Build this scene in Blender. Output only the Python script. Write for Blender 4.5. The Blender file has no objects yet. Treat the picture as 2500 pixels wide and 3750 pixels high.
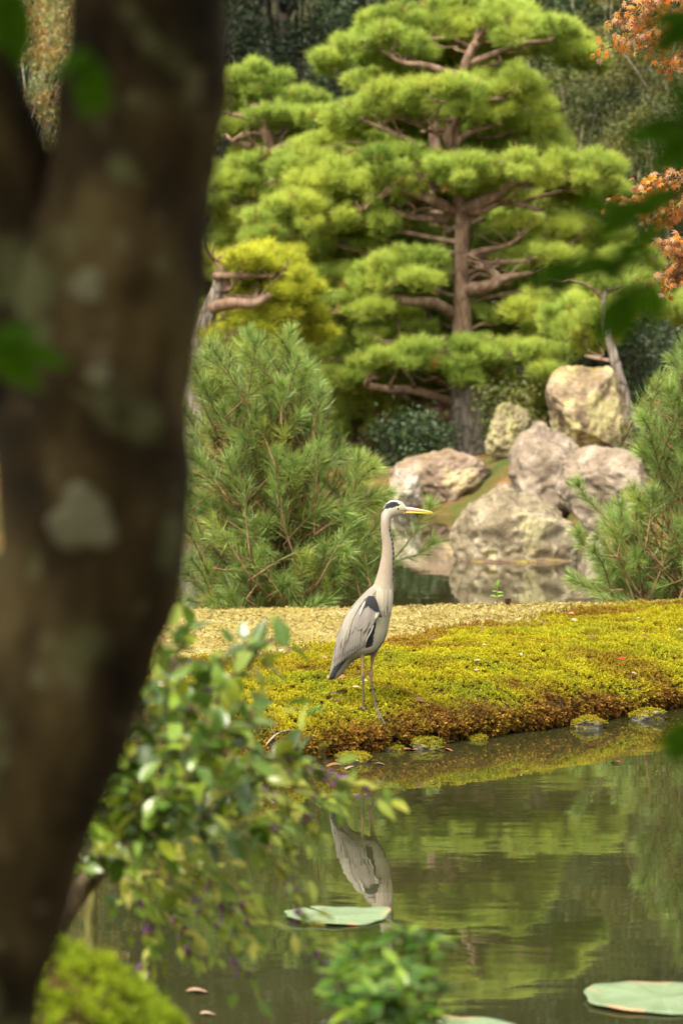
import bpy, math
import numpy as np
from mathutils import Vector, Matrix, Quaternion
from mathutils.bvhtree import BVHTree

scene = bpy.context.scene
COL = scene.collection
R = math.radians
PI = math.pi

# ------------------------------------------------------------------ camera, sky, sun, exposure
CAM_H = 1.56
FPX = 105 / 36 * 3750                     # focal length in photograph pixels
PITCH = math.atan(438 / FPX)
cam_d = bpy.data.cameras.new('camera')
cam = bpy.data.objects.new('camera', cam_d)
COL.objects.link(cam)
cam.location = (0, 0, CAM_H)
cam.rotation_euler = (R(90) - PITCH, 0, 0)
cam_d.sensor_fit = 'VERTICAL'
cam_d.sensor_height = 36
cam_d.sensor_width = 24
cam_d.lens = 105
cam_d.clip_start = 0.1
cam_d.clip_end = 1000
cam_d.dof.use_dof = True
cam_d.dof.focus_distance = 13.1
cam_d.dof.aperture_fstop = 4.8
scene.camera = cam

SUN_EL, SUN_AZ = 58, -38                  # degrees; azimuth measured from behind the camera towards its left
world = bpy.data.worlds.new('World')
scene.world = world
world.use_nodes = True
wn = world.node_tree
wn.nodes.clear()
sky = wn.nodes.new('ShaderNodeTexSky')
sky.sky_type = 'NISHITA'
sky.sun_disc = False
sky.sun_elevation = R(SUN_EL)
sky.sun_rotation = R(180 + 38)
sky.dust_density = 6.0
sky.air_density = 1.0
hs = wn.nodes.new('ShaderNodeHueSaturation')
hs.inputs['Saturation'].default_value = 0.22
bgn = wn.nodes.new('ShaderNodeBackground')
bgn.inputs['Strength'].default_value = 0.15
wo = wn.nodes.new('ShaderNodeOutputWorld')
wn.links.new(sky.outputs[0], hs.inputs['Color'])
wb = wn.nodes.new('ShaderNodeMix')
wb.data_type = 'RGBA'
wb.blend_type = 'MULTIPLY'
wb.inputs[0].default_value = 1.0
wb.inputs[7].default_value = (1.0, 0.965, 0.84, 1)
wn.links.new(hs.outputs[0], wb.inputs[6])
wn.links.new(wb.outputs[2], bgn.inputs['Color'])
wn.links.new(bgn.outputs[0], wo.inputs['Surface'])

sun_d = bpy.data.lights.new('sun', 'SUN')
sun_d.energy = 1.5
sun_d.angle = R(25)
sun_d.color = (1.0, 0.93, 0.78)
sun = bpy.data.objects.new('sun', sun_d)
COL.objects.link(sun)
sd = Vector((-math.sin(R(38)) * math.cos(R(SUN_EL)), -math.cos(R(38)) * math.cos(R(SUN_EL)), math.sin(R(SUN_EL))))
sun.rotation_euler = (-sd).to_track_quat('-Z', 'Y').to_euler()
sun.location = sd * 40

scene.view_settings.view_transform = 'Standard'
scene.view_settings.look = 'None'
scene.view_settings.gamma = 1
scene.view_settings.exposure = 1.55
scene.cycles.max_bounces = 6
scene.cycles.transparent_max_bounces = 8

# ------------------------------------------------------------------ helpers
_s, _c = math.sin(PITCH), math.cos(PITCH)


def at(u, v, y):
    """world point seen at photograph pixel (u, v) whose world y is given"""
    a = (u - 1250) / FPX
    b = -(v - 1875) / FPX
    dx, dy, dz = a, _c + b * _s, -_s + b * _c
    t = y / dy
    return np.array([dx * t, y, CAM_H + dz * t])


def on_z(u, v, z=0.0):
    a = (u - 1250) / FPX
    b = -(v - 1875) / FPX
    dx, dy, dz = a, _c + b * _s, -_s + b * _c
    t = (z - CAM_H) / dz
    return np.array([dx * t, dy * t, z])


def hash3(i, j, k, seed):
    h = (i * 374761393 + j * 668265263 + k * 2147483647 + seed * 1274126177) & 0xFFFFFFFF
    h = ((h ^ (h >> 13)) * 1274126177) & 0xFFFFFFFF
    h = h ^ (h >> 16)
    return (h & 0xFFFFFF) / float(0xFFFFFF)


def vnoise(p, seed=0):
    p = np.asarray(p, float)
    f = np.floor(p)
    i = f.astype(np.int64)
    w = p - f
    w = w * w * (3 - 2 * w)
    out = 0
    for a in (0, 1):
        for b in (0, 1):
            for c in (0, 1):
                wt = (w[:, 0] if a else 1 - w[:, 0]) * (w[:, 1] if b else 1 - w[:, 1]) * (w[:, 2] if c else 1 - w[:, 2])
                out = out + wt * hash3(i[:, 0] + a, i[:, 1] + b, i[:, 2] + c, seed)
    return out * 2 - 1


def fbm(p, octv=4, seed=0):
    p = np.asarray(p, float)
    o, amp = 0, 1.0
    for k in range(octv):
        o = o + amp * vnoise(p * 2 ** k + 13.7 * k, seed + k)
        amp *= 0.5
    return o


def norm(v):
    v = np.asarray(v, float)
    return v / np.maximum(np.linalg.norm(v, axis=-1, keepdims=True), 1e-9)


def smooth(e0, e1, x):
    t = np.clip((np.asarray(x, float) - e0) / (e1 - e0), 0, 1)
    return t * t * (3 - 2 * t)


def catmull(P, n):
    P = np.asarray(P, float)
    if len(P) < 3:
        t = np.linspace(0, 1, n)[:, None]
        return P[0] * (1 - t) + P[-1] * t
    Q = np.vstack([2 * P[0] - P[1], P, 2 * P[-1] - P[-2]])
    m = len(P) - 1
    t = np.linspace(0, m, n)
    i = np.minimum(t.astype(int), m - 1)
    f = (t - i)[:, None]
    p0, p1, p2, p3 = Q[i], Q[i + 1], Q[i + 2], Q[i + 3]
    return 0.5 * (2 * p1 + (p2 - p0) * f + (2 * p0 - 5 * p1 + 4 * p2 - p3) * f ** 2 + (3 * p1 - p0 - 3 * p2 + p3) * f ** 3)


class MB:
    """collects shapes; build() links them as one mesh object"""

    def __init__(s):
        s.v, s.f, s.n, s.col, s.mi = [], [], 0, [], []

    def add(s, v, f, col=None, mi=0):
        v = np.asarray(v, float).reshape(-1, 3)
        s.v.append(v)
        s.f += [tuple(int(i) + s.n for i in q) for q in f]
        s.mi += [mi] * len(f)
        if col is not None:
            c = np.asarray(col, float)
            s.col.append(np.broadcast_to(c, (len(v), 3)) if c.ndim == 1 else c)
        else:
            s.col.append(np.ones((len(v), 3)))
        s.n += len(v)
        return s

    def tube(s, P, r, n=7, samples=None, col=None, cap=True, mi=0, rough=0.0, seed=0):
        P = np.asarray(P, float)
        r = np.asarray(r, float) * np.ones(len(P)) if np.ndim(r) else np.full(len(P), float(r))
        if samples:
            rr = catmull(np.c_[r, r * 0, r * 0], samples)[:, 0]
            P = catmull(P, samples)
            r = np.maximum(rr, 1e-4)
        T = norm(np.gradient(P, axis=0))
        ref = np.array([0, 0, 1.0]) if abs(T[0][2]) < 0.9 else np.array([1.0, 0, 0])
        U = np.zeros_like(P)
        u = norm(np.cross(T[0], ref))
        for i in range(len(P)):
            u = norm(u - T[i] * np.dot(u, T[i]))
            U[i] = u
        W = np.cross(T, U)
        a = np.linspace(0, 2 * PI, n, endpoint=False)
        ring = P[:, None, :] + r[:, None, None] * (U[:, None, :] * np.cos(a)[None, :, None] + W[:, None, :] * np.sin(a)[None, :, None])
        if rough:
            q = ring.reshape(-1, 3)
            d = fbm(q / np.mean(r) * 0.9, 3, seed).reshape(len(P), n)
            ring = P[:, None, :] + (ring - P[:, None, :]) * (1 + rough * d)[:, :, None]
        F = []
        m = len(P)
        for i in range(m - 1):
            for j in range(n):
                k = (j + 1) % n
                F.append((i * n + j, i * n + k, (i + 1) * n + k, (i + 1) * n + j))
        if cap:
            F.append(tuple(range(n - 1, -1, -1)))
            F.append(tuple((m - 1) * n + j for j in range(n)))
        return s.add(ring.reshape(-1, 3), F, col, mi)

    def mesh(s, name, mats, smooth_=True):
        me = bpy.data.meshes.new(name)
        V = np.vstack(s.v)
        me.from_pydata(V.tolist(), [], s.f)
        for m in (mats if isinstance(mats, (list, tuple)) else [mats]):
            me.materials.append(m)
        if smooth_:
            me.polygons.foreach_set('use_smooth', [True] * len(me.polygons))
        if any(s.mi):
            me.polygons.foreach_set('material_index', s.mi)
        ca = me.color_attributes.new('col', 'FLOAT_COLOR', 'POINT')
        C = np.vstack(s.col)
        ca.data.foreach_set('color', np.c_[C, np.ones(len(C))].astype(np.float32).ravel())
        me.update()
        return me

    def build(s, name, mats, parent=None, smooth_=True):
        return link(name, s.mesh(name, mats, smooth_), parent)


def link(name, data, parent=None):
    o = bpy.data.objects.new(name, data)
    COL.objects.link(o)
    if parent is not None:
        o.parent = parent
        o.matrix_parent_inverse = Matrix.Translation(-Vector(parent.location)) if parent.get('_z') else Matrix()
    return o


def tag(o, label=None, cat=None, group=None, kind=None):
    if label: o['label'] = label
    if cat: o['category'] = cat
    if group: o['group'] = group
    if kind: o['kind'] = kind
    return o


def thing(name, loc, label, cat, group=None):
    """an Empty at the thing's base; parts are given in world coordinates"""
    o = bpy.data.objects.new(name, None)
    COL.objects.link(o)
    o.location = tuple(float(c) for c in loc)
    o.empty_display_size = 0.1
    return tag(o, label, cat, group)


def part(mb, name, mats, root, kind=None, smooth_=True):
    o = link(name, mb.mesh(name, mats, smooth_))
    o.parent = root
    o.matrix_parent_inverse = Matrix.Translation(-Vector(root.location))
    if kind: o['kind'] = kind
    return o


def place(o, root):
    o.parent = root
    o.matrix_parent_inverse = Matrix.Translation(-Vector(root.location))
    return o


# ---- nodes
def mat(name, rough=0.7, spec=0.3):
    m = bpy.data.materials.new(name)
    m.use_nodes = True
    nt = m.node_tree
    b = nt.nodes['Principled BSDF']
    b.inputs['Roughness'].default_value = rough
    b.inputs['Specular IOR Level'].default_value = spec
    return m, nt, b


def N(nt, t, **kw):
    n = nt.nodes.new(t)
    for k, v in kw.items():
        if k in n.inputs.keys():
            n.inputs[k].default_value = v
        else:
            setattr(n, k, v)
    return n


def ramp(nt, src, stops, interp='LINEAR'):
    n = nt.nodes.new('ShaderNodeValToRGB')
    n.color_ramp.interpolation = interp
    e = n.color_ramp.elements
    while len(e) < len(stops): e.new(0.5)
    for i, (p, c) in enumerate(stops):
        e[i].position = p
        e[i].color = (*c, 1) if len(c) == 3 else c
    nt.links.new(src, n.inputs[0])
    return n.outputs[0]


def noise(nt, scale, detail=4, rough=0.55, vec=None, dist=0.0):
    n = N(nt, 'ShaderNodeTexNoise')
    n.inputs['Scale'].default_value = scale
    n.inputs['Detail'].default_value = detail
    n.inputs['Roughness'].default_value = rough
    n.inputs['Distortion'].default_value = dist
    nt.links.new(vec if vec else pos(nt), n.inputs['Vector'])
    return n.outputs['Fac']


def pos(nt):
    for n in nt.nodes:
        if n.type == 'NEW_GEOMETRY': return n.outputs['Position']
    return nt.nodes.new('ShaderNodeNewGeometry').outputs['Position']


def objco(nt):
    for n in nt.nodes:
        if n.type == 'TEX_COORD': return n.outputs['Object']
    return nt.nodes.new('ShaderNodeTexCoord').outputs['Object']


def mix(nt, fac, a, b, mode='MIX'):
    n = nt.nodes.new('ShaderNodeMix')
    n.data_type = 'RGBA'
    n.blend_type = mode
    for val, idx in ((fac, 0), (a, 6), (b, 7)):
        if isinstance(val, (int, float)): n.inputs[idx].default_value = val
        elif isinstance(val, tuple): n.inputs[idx].default_value = (*val, 1)
        else: nt.links.new(val, n.inputs[idx])
    return n.outputs[2]


def bump(nt, b, h, strength=0.4, dist=0.01):
    n = nt.nodes.new('ShaderNodeBump')
    n.inputs['Strength'].default_value = strength
    n.inputs['Distance'].default_value = dist
    nt.links.new(h, n.inputs['Height'])
    nt.links.new(n.outputs[0], b.inputs['Normal'])


def attr(nt, name, inst=False):
    n = nt.nodes.new('ShaderNodeAttribute')
    n.attribute_name = name
    if inst: n.attribute_type = 'INSTANCER'
    return n


def math_n(nt, op, a, b=0.0, clamp=False):
    n = nt.nodes.new('ShaderNodeMath')
    n.operation = op
    n.use_clamp = clamp
    for i, v in enumerate((a, b)):
        if isinstance(v, (int, float)): n.inputs[i].default_value = v
        else: nt.links.new(v, n.inputs[i])
    return n.outputs[0]


def leafy(name, dark, light, other=None, rough=0.5, trans=0.35, spec=0.3, inst=True, other_amt=0.3, scale=1.2, dead=None):
    """leaf / needle material; colour varies by instance tint, place and a second hue"""
    m, nt, b = mat(name, rough, spec)
    if inst:
        t = attr(nt, 'tint', True).outputs['Fac']
    else:
        oi = nt.nodes.new('ShaderNodeObjectInfo')
        t = oi.outputs['Random']
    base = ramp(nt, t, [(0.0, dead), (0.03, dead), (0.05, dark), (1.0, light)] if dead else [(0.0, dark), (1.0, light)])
    vc = attr(nt, 'col').outputs['Color']
    base = mix(nt, 1.0, base, vc, 'MULTIPLY')
    if other:
        nz = noise(nt, scale, 3)
        f = ramp(nt, nz, [(0.5 - other_amt * 0.3, (0, 0, 0)), (0.5 + (1 - other_amt) * 0.35, (1, 1, 1))])
        base = mix(nt, f, base, other)
    nt.links.new(base, b.inputs['Base Color'])
    if trans:
        tr = nt.nodes.new('ShaderNodeBsdfTranslucent')
        nt.links.new(base, tr.inputs['Color'])
        ms = nt.nodes.new('ShaderNodeMixShader')
        ms.inputs[0].default_value = trans
        nt.links.new(b.outputs[0], ms.inputs[1])
        nt.links.new(tr.outputs[0], ms.inputs[2])
        nt.links.new(ms.outputs[0], nt.nodes['Material Output'].inputs['Surface'])
    return m


def scatter(name, protos, P, E, S, tint, mats, root=None, kind='stuff', brown=None):
    """one mesh object: loose points plus proto shapes; geometry nodes put a proto on each point"""
    P = np.asarray(P, float)
    n = len(P)
    V, F, pid, C = [P], [], [np.zeros(n, np.int32)], [np.ones((n, 3))]
    off = n
    for k, mb in enumerate(protos):
        v = np.vstack(mb.v)
        V.append(v)
        F += [tuple(i + off for i in q) for q in mb.f]
        pid.append(np.full(len(v), k + 1, np.int32))
        C.append(np.vstack(mb.col))
        off += len(v)
    V = np.vstack(V)
    pid = np.concatenate(pid)
    me = bpy.data.meshes.new(name)
    me.from_pydata(V.tolist(), [], F)
    for m in (mats if isinstance(mats, (list, tuple)) else [mats]): me.materials.append(m)

    def A(nm, ty, arr, key='value'):
        a = me.attributes.new(nm, ty, 'POINT')
        a.data.foreach_set(key, np.ascontiguousarray(arr).ravel())
    rest = len(V) - n
    A('proto', 'INT', pid)
    rng = np.random.default_rng(n)
    pk = rng.integers(1, len(protos) + 1, n).astype(np.int32)
    A('pick', 'INT', np.r_[pk, np.zeros(rest, np.int32)])
    A('rot', 'FLOAT_VECTOR', np.r_[np.asarray(E, np.float32), np.zeros((rest, 3), np.float32)], 'vector')
    A('scl', 'FLOAT', np.r_[np.asarray(S, np.float32) * np.ones(n, np.float32), np.ones(rest, np.float32)])
    A('tint', 'FLOAT', np.r_[np.asarray(tint, np.float32) * np.ones(n, np.float32), np.zeros(rest, np.float32)])
    if brown is not None:
        A('brown', 'FLOAT', np.r_[np.asarray(brown, np.float32), np.zeros(rest, np.float32)])
    ca = me.color_attributes.new('col', 'FLOAT_COLOR', 'POINT')
    Cc = np.vstack(C)
    ca.data.foreach_set('color', np.c_[Cc, np.ones(len(Cc))].astype(np.float32).ravel())
    o = link(name, me)
    g = bpy.data.node_groups.new('scatter_' + name, 'GeometryNodeTree')
    g.interface.new_socket('Geometry', in_out='INPUT', socket_type='NodeSocketGeometry')
    g.interface.new_socket('Geometry', in_out='OUTPUT', socket_type='NodeSocketGeometry')
    gi = g.nodes.new('NodeGroupInput')
    go = g.nodes.new('NodeGroupOutput')
    join = g.nodes.new('GeometryNodeJoinGeometry')

    def named(nm, ty):
        a = g.nodes.new('GeometryNodeInputNamedAttribute')
        a.data_type = ty
        a.inputs['Name'].default_value = nm
        return [s for s in a.outputs if s.enabled and s.name == 'Attribute'][0]

    def eq(sock, k):
        c = g.nodes.new('FunctionNodeCompare')
        c.data_type = 'INT'
        c.operation = 'EQUAL'
        ins = [s for s in c.inputs if s.enabled]
        g.links.new(sock, ins[0])
        ins[1].default_value = k
        return c.outputs[0]
    pr, pi_, ro, sc = named('proto', 'INT'), named('pick', 'INT'), named('rot', 'FLOAT_VECTOR'), named('scl', 'FLOAT')

    def sep(k, ins):
        q = g.nodes.new('GeometryNodeSeparateGeometry')
        q.domain = 'POINT'
        g.links.new(ins, q.inputs['Geometry'])
        g.links.new(eq(pr, k), q.inputs['Selection'])
        return q.outputs['Selection']
    base = sep(0, gi.outputs[0])
    e2r = g.nodes.new('FunctionNodeEulerToRotation')
    g.links.new(ro, e2r.inputs[0])
    for k in range(len(protos)):
        ip = g.nodes.new('GeometryNodeInstanceOnPoints')
        g.links.new(base, ip.inputs['Points'])
        g.links.new(eq(pi_, k + 1), ip.inputs['Selection'])
        g.links.new(sep(k + 1, gi.outputs[0]), ip.inputs['Instance'])
        g.links.new(e2r.outputs[0], ip.inputs['Rotation'])
        g.links.new(sc, ip.inputs['Scale'])
        g.links.new(ip.outputs[0], join.inputs[0])
    g.links.new(join.outputs[0], go.inputs[0])
    md = o.modifiers.new('scatter', 'NODES')
    md.node_group = g
    if root is not None: place(o, root)
    if kind: o['kind'] = kind
    return o


def eul_from_z(D, spin):
    """Euler XYZ turning +Z to D, with a spin about it first (spin applied in local z)"""
    D = norm(D)
    tilt = np.arccos(np.clip(D[:, 2], -1, 1))
    az = np.arctan2(D[:, 1], D[:, 0])
    # Rz(az) Ry(tilt) Rz(spin)  ->  XYZ euler
    ca, sa, cb, sb, cs, ss = np.cos(az), np.sin(az), np.cos(tilt), np.sin(tilt), np.cos(spin), np.sin(spin)
    m00 = ca * cb * cs - sa * ss
    m10 = sa * cb * cs + ca * ss
    m20 = -sb * cs
    m21 = sb * ss
    m22 = cb
    return np.c_[np.arctan2(m21, m22), -np.arcsin(np.clip(m20, -1, 1)), np.arctan2(m10, m00)]


# ------------------------------------------------------------------ materials
def bark(name, c1, c2, c3, scale, bstr=0.6, bd=0.02, stretch=0.35):
    m, nt, b = mat(name, 0.85, 0.2)
    mp = nt.nodes.new('ShaderNodeMapping')
    mp.inputs['Scale'].default_value = (1, 1, stretch)
    nt.links.new(pos(nt), mp.inputs['Vector'])
    n1 = noise(nt, scale, 5, 0.6, mp.outputs[0])
    v = nt.nodes.new('ShaderNodeTexVoronoi')
    v.feature = 'DISTANCE_TO_EDGE'
    v.inputs['Scale'].default_value = scale * 0.9
    nt.links.new(mp.outputs[0], v.inputs['Vector'])
    base = ramp(nt, n1, [(0.3, c1), (0.55, c2), (0.75, c3)])
    crack = ramp(nt, v.outputs['Distance'], [(0.0, (0.45, 0.42, 0.4)), (0.12, (1, 1, 1))])
    nt.links.new(mix(nt, 0.8, base, crack, 'MULTIPLY'), b.inputs['Base Color'])
    h = math_n(nt, 'ADD', math_n(nt, 'MULTIPLY', crack, 0.7), n1)
    bump(nt, b, h, bstr, bd)
    return m


M = {}
M['pine_bark_low'] = bark('pine_bark_grey', (0.10, 0.085, 0.07), (0.24, 0.20, 0.17), (0.36, 0.32, 0.28), 9, 0.8, 0.04)
M['pine_bark'] = bark('pine_bark_red', (0.11, 0.068, 0.045), (0.23, 0.15, 0.105), (0.32, 0.235, 0.18), 7, 0.5, 0.02)
M['twig'] = bark('twig_brown', (0.09, 0.05, 0.025), (0.20, 0.12, 0.065), (0.28, 0.18, 0.10), 60, 0.3, 0.003)
M['wood_dark'] = bark('forest_bark', (0.02, 0.018, 0.014), (0.05, 0.045, 0.033), (0.09, 0.08, 0.06), 5, 0.4, 0.02)
M['wood_pale'] = bark('pale_bark', (0.16, 0.13, 0.09), (0.32, 0.28, 0.2), (0.45, 0.4, 0.3), 9, 0.3, 0.01)
M['needle_far'] = leafy('pine_needles_far', (0.22, 0.33, 0.055), (0.55, 0.68, 0.16), (0.60, 0.65, 0.12), 0.45, 0.5, other_amt=0.25, scale=0.9, dead=(0.34, 0.18, 0.05))
M['needle_yellow'] = leafy('pine_needles_yellow', (0.30, 0.35, 0.03), (0.68, 0.70, 0.08), None, 0.45, 0.42)
M['needle_near'] = leafy('pine_needles_near', (0.06, 0.15, 0.035), (0.22, 0.36, 0.10), (0.26, 0.34, 0.08), 0.4, 0.3, spec=0.45, inst=False, other_amt=0.25, scale=3)
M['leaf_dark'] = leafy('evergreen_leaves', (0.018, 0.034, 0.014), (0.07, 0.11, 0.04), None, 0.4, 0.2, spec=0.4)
M['leaf_mid'] = leafy('shrub_leaves', (0.025, 0.04, 0.012), (0.14, 0.17, 0.045), (0.2, 0.16, 0.03), 0.45, 0.3, other_amt=0.15)
M['leaf_autumn'] = leafy('autumn_leaves_far', (0.13, 0.2, 0.06), (0.34, 0.38, 0.16), (0.5, 0.2, 0.06), 0.5, 0.4, other_amt=0.3, scale=2.5)

# rocks
def rockmat(name, base, pale, dark, moss, yellow=None, yamt=0.5, mossamt=0.5):
    m, nt, b = mat(name, 0.85, 0.2)
    co = objco(nt)
    n1 = noise(nt, 2.2, 6, 0.65, co)
    n2 = noise(nt, 7, 5, 0.7, co, 0.5)
    n3 = noise(nt, 1.3, 4, 0.6, co)
    n4 = noise(nt, 22, 3, 0.6, co)
    c = ramp(nt, n1, [(0.3, dark), (0.5, base), (0.72, pale)])
    spots = ramp(nt, n2, [(0.56, (0, 0, 0)), (0.64, (1, 1, 1))])
    c = mix(nt, math_n(nt, 'MULTIPLY', spots, 0.55), c, pale)
    holes = ramp(nt, n2, [(0.34, (1, 1, 1)), (0.42, (0, 0, 0))])
    c = mix(nt, math_n(nt, 'MULTIPLY', holes, 0.6), c, dark)
    if yellow:
        yf = ramp(nt, n3, [(0.62 - 0.2 * yamt, (0, 0, 0)), (0.68 - 0.2 * yamt, (1, 1, 1))])
        c = mix(nt, math_n(nt, 'MULTIPLY', yf, 0.75), c, yellow)
    g = nt.nodes.new('ShaderNodeNewGeometry')
    sx = nt.nodes.new('ShaderNodeSeparateXYZ')
    nt.links.new(g.outputs['Normal'], sx.inputs[0])
    up = math_n(nt, 'ADD', math_n(nt, 'MULTIPLY', sx.outputs['Z'], 0.5), math_n(nt, 'MULTIPLY', n2, 0.9))
    mf = ramp(nt, up, [(1.02 - 0.25 * mossamt, (0, 0, 0)), (1.14 - 0.25 * mossamt, (1, 1, 1))])
    c = mix(nt, math_n(nt, 'MULTIPLY', mf, 0.8), c, moss)
    vo = nt.nodes.new('ShaderNodeTexVoronoi')
    vo.feature = 'DISTANCE_TO_EDGE'
    vo.inputs['Scale'].default_value = 2.6
    wv = nt.nodes.new('ShaderNodeVectorMath')
    wv.operation = 'ADD'
    nt.links.new(co, wv.inputs[0])
    nzc = nt.nodes.new('ShaderNodeTexNoise')
    nzc.inputs['Scale'].default_value = 2.0
    nt.links.new(co, nzc.inputs['Vector'])
    nt.links.new(nzc.outputs['Color'], wv.inputs[1])
    nt.links.new(wv.outputs[0], vo.inputs['Vector'])
    crk = ramp(nt, vo.outputs['Distance'], [(0.0, (0.38, 0.34, 0.3)), (0.035, (1, 1, 1))])
    c = mix(nt, 0.5, c, crk, 'MULTIPLY')
    c = mix(nt, 0.45, c, ramp(nt, n4, [(0.3, (0.5, 0.5, 0.5)), (0.7, (1, 1, 1))]), 'MULTIPLY')
    nt.links.new(c, b.inputs['Base Color'])
    bump(nt, b, math_n(nt, 'ADD', math_n(nt, 'ADD', n2, math_n(nt, 'MULTIPLY', n4, 0.5)), math_n(nt, 'MULTIPLY', crk, 0.12)), 0.5, 0.05)
    return m


# ------------------------------------------------------------------ ground sheet and water
def bank_front(x):
    xs = [-40, -8, -4, -2, -0.7, -0.39, -0.06, 0.30, 0.95, 1.69, 3.0, 5, 9, 40]
    ys = [6, 8.6, 9.8, 10.9, 11.75, 12.15, 12.68, 13.10, 13.80, 14.75, 16.2, 17.5, 19, 24]
    return np.interp(x, xs, ys)


def bank_back(x):
    return np.interp(x, [-40, -8, -1, 1, 3, 5, 9, 40], [15, 16.4, 17.75, 18.15, 18.5, 19.3, 20.5, 25.5])


def ground_z(x, y):
    x, y = np.broadcast_arrays(np.asarray(x, float), np.asarray(y, float))
    p = np.stack([x.ravel(), y.ravel(), 0 * x.ravel()], 1)
    n = (0.5 * fbm(p * 0.35, 3, 3) + 0.25 * fbm(p * 1.7, 2, 9)).reshape(x.shape)
    near = np.interp(y, [-40, 2.5, 4, 5, 5.9, 6.5, 7.2], [0.9, 0.62, 0.47, 0.3, 0.08, -0.15, -0.5])
    mound = 0.32 * np.exp(-(((x + 0.50) / 0.33) ** 2 + ((y - 4.35) / 0.42) ** 2) ** 1.4)
    near = near + mound + 0.03 * n * (y < 6)
    # far shore: left 39 m, promontory with the boulders on the right from 29 m
    sh = np.interp(x, [-60, -8, 0.5, 1.75, 2.3, 2.8, 4, 9, 60], [30, 36, 38.6, 37.6, 33.6, 30, 27.8, 27, 24])
    t = y - sh
    far = np.interp(t, [-3, -0.6, 0.1, 1.0, 4.5, 12], [-0.6, -0.3, 0.06, 0.28, 0.62, 0.85])
    far = far + np.interp(y, [44, 56, 66, 85, 120, 180], [0, 0.5, 1.2, 6, 23, 32])
    far = far + 0.12 * n * smooth(0, 3, t)
    return np.where(y < 20, near, far)


def make_ground():
    xs = np.unique(np.r_[np.linspace(-140, -12, 34), np.linspace(-12, -3, 26), np.linspace(-3, 6, 73), np.linspace(6, 14, 22), np.linspace(14, 140, 34)])
    ys = np.unique(np.r_[np.linspace(-40, 0, 10), np.linspace(0, 8, 81), np.linspace(8, 24, 9), np.linspace(24, 50, 70), np.linspace(50, 180, 60)])
    X, Y = np.meshgrid(xs, ys)
    Z = ground_z(X, Y)
    nx, ny = len(xs), len(ys)
    F = [(j * nx + i, j * nx + i + 1, (j + 1) * nx + i + 1, (j + 1) * nx + i) for j in range(ny - 1) for i in range(nx - 1)]
    m, nt, b = mat('ground_earth', 0.95, 0.1)
    n1 = noise(nt, 0.9, 6, 0.65)
    n2 = noise(nt, 14, 4, 0.6)
    c = ramp(nt, n1, [(0.35, (0.06, 0.085, 0.02)), (0.5, (0.13, 0.09, 0.03)), (0.62, (0.22, 0.115, 0.04)), (0.75, (0.12, 0.13, 0.03))])
    c = mix(nt, 0.6, c, ramp(nt, n2, [(0.3, (0.45, 0.45, 0.4)), (0.7, (1, 1, 1))]), 'MULTIPLY')
    sp = nt.nodes.new('ShaderNodeSeparateXYZ')
    nt.links.new(pos(nt), sp.inputs[0])
    wood = ramp(nt, math_n(nt, 'DIVIDE', math_n(nt, 'ADD', sp.outputs['Y'], math_n(nt, 'MULTIPLY', n1, 8.0)), 100.0), [(0.54, (0, 0, 0)), (0.62, (1, 1, 1))])
    c = mix(nt, wood, c, ramp(nt, n2, [(0.3, (0.012, 0.014, 0.006)), (0.7, (0.04, 0.04, 0.016))]))   # leaf mould of the wood
    nt.links.new(c, b.inputs['Base Color'])
    bump(nt, b, n2, 0.6, 0.04)
    mb = MB().add(np.stack([X.ravel(), Y.ravel(), Z.ravel()], 1), F)
    o = mb.build('ground', m)
    tag(o, 'brown and green mossy earth round the pond', 'ground', kind='structure')


make_ground()


def make_water():
    m, nt, b = mat('pond_water', 0.015, 0.5)
    b.inputs['IOR'].default_value = 1.5
    n0 = noise(nt, 0.5, 3, 0.5)
    c = ramp(nt, n0, [(0.3, (0.016, 0.020, 0.006)), (0.7, (0.034, 0.032, 0.012))])
    nt.links.new(c, b.inputs['Base Color'])
    mp = nt.nodes.new('ShaderNodeMapping')
    mp.inputs['Scale'].default_value = (0.6, 1.0, 1.0)
    nt.links.new(pos(nt), mp.inputs['Vector'])
    n1 = noise(nt, 3.0, 2, 0.5, mp.outputs[0])
    n2 = noise(nt, 16.0, 2, 0.5, mp.outputs[0])
    h = math_n(nt, 'ADD', n1, math_n(nt, 'MULTIPLY', n2, 0.12))
    bump(nt, b, h, 0.038, 0.02)
    xs = np.r_[-130, np.linspace(-12, 14, 14), 130]
    ys = np.r_[np.linspace(4.5, 40, 20), 48]
    X, Y = np.meshgrid(xs, ys)
    nx, ny = len(xs), len(ys)
    F = [(j * nx + i, j * nx + i + 1, (j + 1) * nx + i + 1, (j + 1) * nx + i) for j in range(ny - 1) for i in range(nx - 1)]
    o = MB().add(np.stack([X.ravel(), Y.ravel(), 0 * X.ravel()], 1), F).build('pond_water', m)
    tag(o, 'still murky green pond water with mirror reflections', 'water', kind='structure')


make_water()

# ------------------------------------------------------------------ moss bank (the strip of land the bird stands on)
PROF = np.array([[0.22, -0.25], [0.13, -0.05], [0.08, 0.01], [0.035, 0.035], [0.0, 0.06], [0.02, 0.09], [0.07, 0.118], [0.15, 0.148], [0.27, 0.178],
                 [0.45, 0.207], [0.75, 0.238], [1.2, 0.262], [1.8, 0.278], [2.6, 0.285]])


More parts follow.
